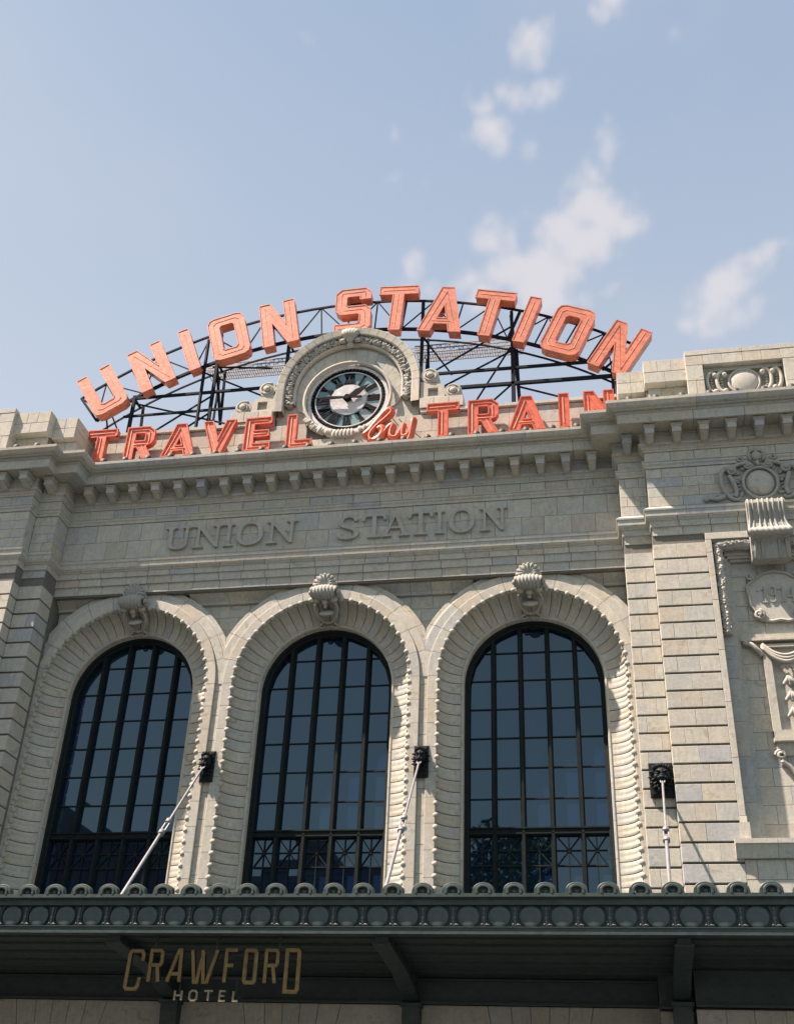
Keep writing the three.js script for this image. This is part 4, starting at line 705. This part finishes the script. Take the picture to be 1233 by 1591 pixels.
  const a = at(m0 - .03), b = at(m0 + .05); const q = [bar([a[0] - .055, a[1], a[2]], [b[0] - .055, b[1], b[2]], .03), bar([a[0] + .055, a[1], a[2]], [b[0] + .055, b[1], b[2]], .03), tube([at(m0 - .045), at(m0 - .025)], .078, false, 10), tube([at(m0 + .04), at(m0 + .062)], .082, false, 10)];
  mesh(T, 'turnbuckle', merge(q), M.rod);
  const ey = []; const c0 = [x, y - .03, z + .40]; ey.push(tube([[x - .05, c0[1] + .03, c0[2]], [x - .04, c0[1] - .05, c0[2] + .06], [x + .04, c0[1] - .05, c0[2] + .06], [x + .05, c0[1] + .03, c0[2]]], .018, false, 6, 10)); mesh(T, 'shackle', merge(ey), M.rod);
});

// ───────────────────────── channel letters ─────────────────────────
function letterDef(ch, W, H, t) {
  const w = W / 2, o = {};
  const oct = (x0, x1, y0, y1, c) => [[x0 + c, y0], [x1 - c, y0], [x1, y0 + c], [x1, y1 - c], [x1 - c, y1], [x0 + c, y1], [x0, y1 - c], [x0, y0 + c]];
  switch (ch) {
    case 'I': o.outer = [[-t / 2, 0], [t / 2, 0], [t / 2, H], [-t / 2, H]]; o.tubes = [[[0, .12 * H], [0, .9 * H]]]; break;
    case 'T': o.outer = [[-w, H], [-w, H - t * .9], [-t / 2, H - t * .9], [-t / 2, 0], [t / 2, 0], [t / 2, H - t * .9], [w, H - t * .9], [w, H]]; o.tubes = [[[-w + t * .3, H - t * .45], [w - t * .3, H - t * .45]], [[0, t * .3], [0, H - t]]]; break;
    case 'L': o.outer = [[-w, 0], [w, 0], [w, t * .85], [-w + t, t * .85], [-w + t, H], [-w, H]]; o.tubes = [[[-w + t / 2, H - t * .3], [-w + t / 2, t * .42], [w - t * .3, t * .42]]]; break;
    case 'E': { const m = H / 2, b = t * .8; o.outer = [[-w, 0], [w, 0], [w, b], [-w + t, b], [-w + t, m - b / 2], [w * .85, m - b / 2], [w * .85, m + b / 2], [-w + t, m + b / 2], [-w + t, H - b], [w, H - b], [w, H], [-w, H]]; o.tubes = [[[w - .1, b / 2], [-w + t / 2, b / 2], [-w + t / 2, H - b / 2], [w - .1, H - b / 2]], [[-w + t, m], [w * .7, m]]]; break; }
    case 'N': { let d = t * 2; for (let i = 0; i < 20; i++) { const run = W - 2 * t, drop = H - d; d = t * .92 * Math.hypot(run, drop) / run; d = Math.min(d, H * .62); } o.outer = [[-w, 0], [-w + t, 0], [-w + t, H - d], [w - t, 0], [w, 0], [w, H], [w - t, H], [w - t, d], [-w + t, H], [-w, H]]; o.tubes = [[[-w + t / 2, t * .3], [-w + t / 2, H - t * .4], [w - t / 2, t * .4], [w - t / 2, H - t * .3]]]; break; }
    case 'A': { const k = (w - t * .55) / H, xi = (y) => w - 1.08 * t - y * k, c0 = .17 * H, c1 = c0 + .62 * t, y0 = (w - 1.08 * t) / k; o.outer = [[-w, 0], [-xi(0), 0], [-xi(c0), c0], [xi(c0), c0], [xi(0), 0], [w, 0], [t * .55, H], [-t * .55, H]]; o.holes = [[[-xi(c1), c1], [xi(c1), c1], [0, Math.min(y0, H - t * .8)]]]; o.tubes = [[[-w + t * .55, t * .25], [0, H - t * .45], [w - t * .55, t * .25]], [[-xi(c0) - t * .2, c0 + t * .3], [xi(c0) + t * .2, c0 + t * .3]]]; break; }
    case 'V': { const k = (w - t * .5) / H; const y0 = H - (w - 1.05 * t) / k; o.outer = [[-t * .5, 0], [t * .5, 0], [w, H], [w - 1.05 * t, H], [0, Math.max(t * .9, y0)], [-w + 1.05 * t, H], [-w, H]]; o.tubes = [[[-w + t * .55, H - t * .25], [0, t * .5], [w - t * .55, H - t * .25]]]; break; }
    case 'R': { const c = W * .2, m = H * .46, b = t * .8; o.outer = [[-w, 0], [-w + t, 0], [-w + t, m - b * .5], [-w + t + .12 * W, m - b * .5], [w - t * 1.02, 0], [w, 0], [w * .45, m - b * .35], [w - c * .45, m], [w, m + c * .7], [w, H - c], [w - c, H], [-w, H]]; o.holes = [[[-w + t, m + b * .5], [w - t - c * .1, m + b * .5], [w - t, m + b * .5 + c * .3], [w - t, H - b - c * .3], [w - t - c * .2, H - b], [-w + t, H - b]]]; o.tubes = [[[-w + t / 2, t * .3], [-w + t / 2, H - b / 2], [w - c, H - b / 2], [w - t / 2, H - c * 1.1], [w - t / 2, m + c * .7], [w - c * .8, m], [-w + t, m]], [[w * .25, m - b * .3], [w - t * .55, t * .25]]]; break; }
    case 'U': { const c = t * .62; o.outer = [[-w + c, 0], [w - c, 0], [w - c * .3, c * .3], [w, c], [w, H], [w - t, H], [w - t, t + c * .3], [w - t - c * .3, t], [-w + t + c * .3, t], [-w + t, t + c * .3], [-w + t, H], [-w, H], [-w, c], [-w + c * .3, c * .3]]; o.tubes = [[[-w + t / 2, H - t * .3], [-w + t / 2, t * .7], [-w + t * .8, t * .5], [w - t * .8, t * .5], [w - t / 2, t * .7], [w - t / 2, H - t * .3]]]; break; }
    case 'O': { const c = t * .62, r = c * .3; const ro = (x0, x1, y0, y1, c) => [[x0 + c, y0], [x1 - c, y0], [x1 - c * .3, y0 + c * .3], [x1, y0 + c], [x1, y1 - c], [x1 - c * .3, y1 - c * .3], [x1 - c, y1], [x0 + c, y1], [x0 + c * .3, y1 - c * .3], [x0, y1 - c], [x0, y0 + c], [x0 + c * .3, y0 + c * .3]]; o.outer = ro(-w, w, 0, H, c); o.holes = [oct(-w + t, w - t, t, H - t, c * .35)]; o.tubes = [oct(-w + t / 2, w - t / 2, t / 2, H - t / 2, c * .5).concat([[-w + t / 2 + c * .5, t / 2]])]; break; }
    case 'S': { const c = t * .5, b = t * .9, m = H / 2; o.outer = [[-w, 0], [w - c, 0], [w, c], [w, m + b / 2 - c], [w - c, m + b / 2], [-w + t + c * .3, m + b / 2], [-w + t, m + b / 2 + c * .3], [-w + t, H - b - c * .3], [-w + t + c * .3, H - b], [w - t, H - b], [w - t, H - b * 1.45], [w, H - b * 1.45], [w, H - c], [w - c, H], [-w + c, H], [-w, H - c], [-w, m - b / 2 + c], [-w + c, m - b / 2], [w - t - c * .3, m - b / 2], [w - t, m - b / 2 - c * .3], [w - t, b + c * .3], [w - t - c * .3, b], [-w, b]]; o.tubes = [[[w - t / 2, H - b * 1.2], [w - t * .5, H - b / 2], [-w + t * .6, H - b / 2], [-w + t / 2, H - b * .8], [-w + t / 2, m + b * .3], [-w + t * .8, m], [w - t * .8, m], [w - t / 2, m - b * .3], [w - t / 2, b * .7], [w - t * .8, b / 2], [-w + t * .3, b / 2]]]; break; }
  }
  return o;
}
// builds one letter at the origin (front face at z = 0, depth d), returns [{name, geometry}]
function channelLetter(def, d, recess, lip) {
  const sh = poly(def.outer); for (const h of def.holes ?? []) { const p = new THREE.Path(); h.forEach((q, i) => (i ? p.lineTo(...q) : p.moveTo(...q))); p.closePath(); sh.holes.push(p); }
  const body = extr(sh, -d, -recess);
  const rim = []; for (const loop of [def.outer, ...(def.holes ?? [])]) for (let i = 0; i < loop.length; i++) { const a = loop[i], b = loop[(i + 1) % loop.length], L = Math.hypot(b[0] - a[0], b[1] - a[1]); if (L < 1e-4) continue; const g = new THREE.BoxGeometry(L + lip, lip, recess + .04); g.rotateZ(Math.atan2(b[1] - a[1], b[0] - a[0])); g.translate((a[0] + b[0]) / 2, (a[1] + b[1]) / 2, -recess / 2 - .02 + .0007 * (i % 5)); rim.push(g); }
  const tb = []; for (const o of recess > .02 ? [-.02] : [0]) for (const t of def.tubes) tb.push(tube(t.map(([x, y]) => [x + o, y + o * .3, -recess + (recess > .02 ? .012 : .002)]), recess > .02 ? .014 : .010, false, 6));
  return [body, merge(rim), merge(tb)];
}
function addLetter(parent, def, d, recess, lip, mats, label, place) {
  const [b, r, t] = channelLetter(def, d, recess, lip); const m = mesh(parent, 'letter', b, mats[1], place.pos); m.rotation.z = place.rot ?? 0; m.userData.label = label;
  for (const [n, g, mt] of [['rim', r, mats[0]], ['neon_tube', t, M.tube]]) { const k = new THREE.Mesh(g, mt); k.name = n; k.castShadow = k.receiveShadow = true; m.add(k); }
  return m;
}
// lower sign: TRAVEL by TRAIN
{
  const S = thing('lower_neon_sign', 'red TRAVEL by TRAIN letter sign standing on the cornice ledge below the clock', 'sign', [0, 21.25, -.3]);
  const Z = -.08, Y = 22.17, H = 1.29, t = .30;
  const L = [['T', -8.40, 1.06], ['R', -6.98, .98], ['A', -5.56, 1.14], ['V', -4.20, 1.12], ['E', -2.83, .88], ['L', -1.40, .84], ['T', 3.37, 1.02], ['R', 4.67, .95], ['A', 6.05, 1.13], ['I', 7.23, .31], ['N', 8.33, .92]];
  for (const [c, x, w] of L) addLetter(S, letterDef(c, w, H, t),   .26, .032, .04, [M.red, M.redIn], 'red letter ' + c, { pos: [x, Y, Z] });
  // script word
  const b = [[.78, 22.44], [.98, 22.62], [1.22, 22.95], [1.46, 23.28], [1.60, 23.38], [1.66, 23.28], [1.52, 23.08], [1.22, 22.78], [1.0, 22.48], [.98, 22.28], [1.10, 22.20], [1.30, 22.30], [1.42, 22.52], [1.36, 22.68], [1.22, 22.62]];
  const y = [[1.44, 22.46], [1.58, 22.66], [1.72, 22.76], [1.66, 22.52], [1.68, 22.30], [1.82, 22.26], [1.98, 22.50], [2.10, 22.78], [2.04, 22.46], [2.06, 22.28], [2.20, 22.30], [2.32, 22.62], [2.40, 22.94], [2.34, 22.56], [2.26, 22.14], [2.08, 21.92]];
  for (const [n, p, w] of [['letter b in script', b, .145], ['letter y in script', y, .125]]) {
    const m = mesh(S, 'letter', tube(p.map(([x, q]) => [x, q, Z - .1]), (u) => w * (.86 + .22 * Math.sin(u * 9)), false, 10, 70, 1.15), M.red); m.userData.label = 'red ' + n;
    const k = new THREE.Mesh(tube(p.map(([x, q]) => [x, q, Z + .05]), .020, false, 6, 70), M.tube); k.name = 'neon_tube'; m.add(k);
  }
  // stand-offs, base rail and stays
  const rail = [bar([-8.9, 21.75, -.3], [8.8, 21.75, -.3], .06), bar([-8.9, 22.10, -.34], [8.8, 22.10, -.34], .05)]; for (let x = -8.6; x < 8.8; x += 1.16) rail.push(bar([x, 21.25, -.3], [x, 22.3, -.34], .05), bar([x, 22.2, -.34], [x, 22.2, -.52], .04));
  mesh(S, 'base_rail', merge(rail), M.steel);
  for (const [p, q] of [[[1.9, 23.05, -.2], [2.15, 22.85, -.5]], [[2.4, 22.5, -.2], [2.75, 22.25, -.5]], [[1.55, 23.3, -.2], [1.85, 22.95, -.45]]]) mesh(S, 'stay', bar(p, q, .022), M.steel);
}
// upper sign: UNION STATION on an arched truss
{
  const S = thing('arched_roof_sign', 'arched coral UNION STATION letters on a dark steel truss above the clock', 'sign', [0, 21.2, -1.7]);
  const CX = -.17, CY = 12.32, RU = 17.22, RL = 15.88, Z = -1.62, ZB = -2.5, pol = (R, a, z = Z) => [CX + Math.sin(a) * R, CY + Math.cos(a) * R, z];
  const t = .40; const L = [['U', -9.40, 26.12, 1.34, -32], ['N', -7.68, 27.06, 1.32, -26], ['I', -6.31, 27.70, .4, -21.3], ['O', -4.84, 28.17, 1.38, -15.6], ['N', -2.97, 28.58, 1.32, -10.3], ['S', -.20, 28.86, 1.30, -.6], ['T', 1.43, 28.77, 1.42, 4.2], ['A', 3.14, 28.50, 1.55, 9.6], ['T', 4.81, 28.10, 1.42, 14.6], ['I', 6.09, 27.66, .4, 19.6], ['O', 7.47, 27.02, 1.36, 24.0], ['N', 9.16, 26.05, 1.32, 32]];
  for (const [c, x, y, w, a] of L) { const H = 2.03, an = a * Math.PI / 180; addLetter(S, letterDef(c, w, H, t),   .42, .012, .034, [M.coral, M.coralIn], 'coral letter ' + c, { pos: [x - Math.sin(an) * H / 2, y - Math.cos(an) * H / 2, -1.18], rot: -an }); }
  const A0 = -.638, A1 = .605, n = 20;
  const chord = (R, z, w) => { const o = []; for (let i = 0; i < 30; i++) o.push(bar(pol(R, A0 + (A1 - A0) * i / 30, z), pol(R, A0 + (A1 - A0) * (i + 1.03) / 30, z), w)); return merge(o); };
  mesh(S, 'upper_chord', chord(RU, Z, .07), M.steel); mesh(S, 'lower_chord', chord(RL, Z, .10), M.steel); mesh(S, 'rear_chord', chord(RL - .03, Z - .55, .055), M.steel);
  for (let k = 0; k <= n; k++) { const a = A0 + (A1 - A0) * k / n; mesh(S, 'strut', prep(bar(pol(RU, a), pol(RL, a), k % 4 === 0 ? .09 : .045)), M.steel); if (k < n) { const b = A0 + (A1 - A0) * (k + 1) / n; mesh(S, 'diagonal', prep(k % 2 ? bar(pol(RU, a), pol(RL, b), .038) : bar(pol(RL, a), pol(RU, b), .038)), M.steel); } }
  const beam = (nm, p, q, w) => mesh(S, nm, prep(bar(p, q, w)), M.steel); const yR = 21.25;
  for (const x of [-8.30, -5.30, -2.62, 2.32, 5.52, 8.86]) { const y = CY + Math.sqrt(RL * RL - (x - CX) ** 2); beam('post', [x, yR, Z], [x, y + (Math.abs(x) < 8 ? 1.3 : .1), Z], .11); beam('post', [x + .25, yR, ZB], [x + .12, y, Z - .55], .085); beam('cross_tie', [x, y - .02, Z], [x, y - .02, Z - .55], .07); }
  beam('raking_leg', [-5.78, 28.45, Z], [-5.62, 24.0, Z + .25], .085); beam('raking_leg', [-5.3, 27.2, Z], [-4.88, 24.0, Z - .4], .085); beam('raking_leg', [5.5, 28.3, Z], [5.75, 24.0, Z - .5], .085);
  beam('beam', [-8.3, 25.95, Z], [-2.6, 25.95, Z], .09); beam('beam', [-8.6, 25.15, Z], [-2.6, 25.15, Z], .075); beam('beam', [2.32, 25.92, Z], [8.3, 25.88, Z], .09); beam('beam', [2.32, 25.24, Z], [8.86, 25.20, Z], .11);
  beam('beam', [-9.2, 23.66, Z + .2], [-2.5, 23.66, Z + .2], .10); beam('beam', [2.5, 23.68, Z + .2], [9.0, 23.68, Z + .2], .10);
  for (const [p, q] of [[[-8.3, 25.8], [-3.5, 24.15]], [[-8.3, 23.8], [-5.3, 25.9]], [[-7.0, 23.9], [-5.35, 25.1]], [[-5.95, 27.05], [-2.6, 25.2]], [[-5.5, 27.2], [-3.2, 26.9]], [[-5.3, 24.0], [-2.6, 25.9]], [[3.15, 25.44], [5.5, 26.75]], [[3.88, 24.0], [5.45, 26.9]], [[2.4, 25.9], [5.5, 27.85]], [[5.7, 25.15], [8.7, 23.9]], [[4.1, 23.9], [5.6, 25.4]], [[2.4, 27.6], [3.4, 25.9]], [[-9.3, 25.2], [-8.9, 23.6]], [[-9.1, 25.3], [-8.3, 23.7]]]) beam('brace', [...p, Z - .1], [...q, Z - .1], .05);
  // end frames
  beam('end_strut', pol(RU, A0), pol(RL - .1, A0 + .035), .06); beam('end_strut', pol(RU, A1), pol(RL - .1, A1 - .02), .06);
  // service catwalks
  for (const [x0, x1] of [[-5.9, -2.4], [1.95, 5.85]]) {
    const o = []; for (const z of [-2.24, -2.76]) { for (const y of [27.44, 27.60, 27.76]) o.push(bar([x0, y, z], [x1, y, z], .035)); for (let x = x0; x <= x1 + .01; x += .16) o.push(bar([x, 27.42, z], [x, 27.76, z], .022)); for (let x = x0; x < x1 - .3; x += .32) o.push(bar([x, 27.44, z], [x + .32, 27.74, z], .016)); }
    for (let x = x0; x < x1; x += .09) o.push(bar([x, 27.40, -2.75], [x, 27.40, -2.25], .014, .03)); for (const x of [x0 + .4, x1 - .4]) o.push(bar([x, 27.38, -2.3], [x, 27.1, Z - .5], .05)); for (const x of [x0, x1]) o.push(bar([x - .22, 27.5, -2.24], [x + .22, 27.5, -2.24], .03), bar([x - .22, 27.68, -2.24], [x + .22, 27.68, -2.24], .03));
    mesh(S, 'catwalk', merge(o), M.catwalk);
  }
  for (const [x, y] of [[-5.5, 27.35], [-2.8, 27.35], [2.35, 27.35], [5.5, 27.35]]) beam('catwalk_post', [x, yR, ZB], [x, y, ZB], .07);
}

// ───────────────────────── floodlights along the cornice ─────────────────────────
{
  const can = (() => { const g = new THREE.LatheGeometry([[0, .02], [.05, .02], [.085, .05], [.105, .12], [.11, .20], [.10, .21], [.095, .20]].map((p) => new THREE.Vector2(...p)), 16); g.rotateX(-.55); return prep(g); })();
  const lens = (() => { const g = new THREE.CylinderGeometry(.096, .096, .012, 16); g.translate(0, .19, 0); g.rotateX(-.55); return prep(g); })();
  const foot = merge([box(-.03, .03, -.06, .05, -.03, .03), box(-.07, .07, -.07, -.05, -.06, .06)]);
  const ord = ['first', 'second', 'third', 'fourth', 'fifth', 'sixth', 'seventh', 'eighth', 'ninth', 'tenth', 'eleventh', 'twelfth', 'thirteenth', 'fourteenth', 'fifteenth', 'sixteenth', 'seventeenth', 'eighteenth', 'nineteenth', 'twentieth', 'twenty-first'];
  let proto = null; const put = (x, z, label, group) => {
    let f; if (!proto) { f = thing('flood_light', label, 'floodlight', [x, 21.33, z], group); for (const [n, g, m] of [['housing', can, M.flood], ['lens', lens, M.floodGlass], ['foot', foot, M.flood]]) { const k = mesh(f, n, g, m); k.position.set(0, 0, 0); } proto = f; } else { f = proto.clone(); f.name = numbered('flood_light'); f.position.set(x, 21.33, z); f.userData = { label, category: 'floodlight', group }; scene.add(f); }
    f.rotation.y = (rnd() - .5) * .5;
  };
  for (let k = -10; k <= 10; k++) put(k * .762, .92, `small round floodlight on the middle cornice ledge, ${ord[k + 10]} from the left`, 'floodlights on the middle ledge');
  for (let k = 0; k < 3; k++) put(-(9.40 + k * .74), 2.05, `small round floodlight on the left pavilion ledge, ${ord[k]} from the sign`, 'floodlights on the left pavilion ledge');
  for (let k = 0; k < 7; k++) put(9.16 + k * .752, 2.05, `small round floodlight on the right pavilion ledge, ${ord[k]} from the sign`, 'floodlights on the right pavilion ledge');
}

// ───────────────────────── across the street: what the windows mirror ─────────────────────────
function house(name, label, x0, x1, z, depth, h, mat, gable) {
  const B = thing(name, label, 'building', [(x0 + x1) / 2, 0, z]);
  const w = x1 - x0;
  mesh(B, 'wall', prep(box(x0, x1, 0, h, z, z + depth)), mat);
  if (gable) { const s = poly([[x0, h], [x1, h], [x1, h + .6], [x0 + w * .55, h + gable], [x0, h + gable]]); mesh(B, 'roof', extr(s, z + .2, z + depth - .2), M.roof); } else mesh(B, 'cornice', merge([box(x0 - .3, x1 + .3, h, h + .5, z - .35, z + depth), box(x0 - .15, x1 + .15, h - .4, h, z - .2, z)]), M.brickB);
  const nx = Math.max(3, Math.floor(w / 3.6)), ny = Math.floor((h - 2) / 3.8); const win = prep(box(-.7, .7, -1.0, 1.0, -.06, .06)), sill = prep(box(-.8, .8, -1.15, -1.0, -.2, .06));
  for (let i = 0; i < nx; i++) for (let j = 0; j < ny; j++) { const p = [x0 + (i + .5) * w / nx, 2.6 + j * 3.8, z - .05]; mesh(B, 'window', win, DARKGLASS, p); mesh(B, 'sill', sill, M.brickB, p); }
}
house('brick_warehouse', 'tall dark brick block across the street, mirrored in the left window', -64, -34.2, 46, 14, 26, M.brick, 3);
house('brick_annex', 'dark brick annex across the street, mirrored below the transom of the left window', -34, -23.4, 46.5, 12, 22.2, M.brick, 0);
house('brick_store', 'lower brick building across the street, mirrored in the middle window', -22.9, -8, 47, 12, 20.4, M.brickB, 0);
house('brick_tower', 'narrow brick block across the street behind the lower one', -15.2, -12.4, 48, 8, 22.6, M.brick, 0);
house('office_block', 'low pale block across the street, mirrored in the right window', 4.5, 30, 50, 12, 15.5, M.brickB, 0);
{
  const T = thing('street_tree', 'leafy street tree across the road, mirrored in the right window', 'tree', [.4, 0, 44]);
  const R = rng(42); const bark = paint(.06, .045, .035, .9), leaf = new THREE.MeshStandardMaterial({ color: col(.045, .085, .03), roughness: .9 });
  mesh(T, 'trunk', tube([[.4, 0, 44], [.5, 5, 44.1], [.4, 10, 44], [.6, 18.5, 44]], (t) => .38 - .25 * t, false, 9, 14), bark);
  for (let k = 0; k < 7; k++) { const a = k * 0.9, y = 8.5 + k; mesh(T, 'limb', tube([[.45, y, 44], [.45 + Math.cos(a) * 1.6, y + 1.4, 44 + Math.sin(a) * 1.6], [.45 + Math.cos(a) * 3, y + 3.2, 44 + Math.sin(a) * 3]], (t) => .14 - .1 * t, false, 6, 8), bark); }
  const g = [], pos = [], idx = []; for (let i = 0; i < 5200; i++) { const u = R() * 2 - 1, a = R() * 6.283, rr = Math.cbrt(R()) * (0.8 + .35 * vnoise(Math.cos(a) * 2 + 5, u * 2 + 5, Math.sin(a) * 2 + 5)), s = Math.sqrt(1 - u * u); const c = new THREE.Vector3(.5 + Math.cos(a) * s * rr * 4.0, 16.2 + u * rr * 6.6, 44 + Math.sin(a) * s * rr * 4.0); const e1 = new THREE.Vector3(R() - .5, R() - .5, R() - .5).normalize().multiplyScalar(.28), e2 = new THREE.Vector3(R() - .5, R() - .5, R() - .5).normalize().multiplyScalar(.18); const b = pos.length / 3; for (const q of [c.clone().add(e1), c.clone().add(e2), c.clone().sub(e1), c.clone().sub(e2)]) pos.push(q.x, q.y, q.z); idx.push(b, b + 1, b + 2, b, b + 2, b + 3); }
  mesh(T, 'crown', fromTris(pos, idx), leaf);
}

scene.traverse((o) => { if (o.isGroup) { delete o.userData0; } });
renderer.render(scene, camera);
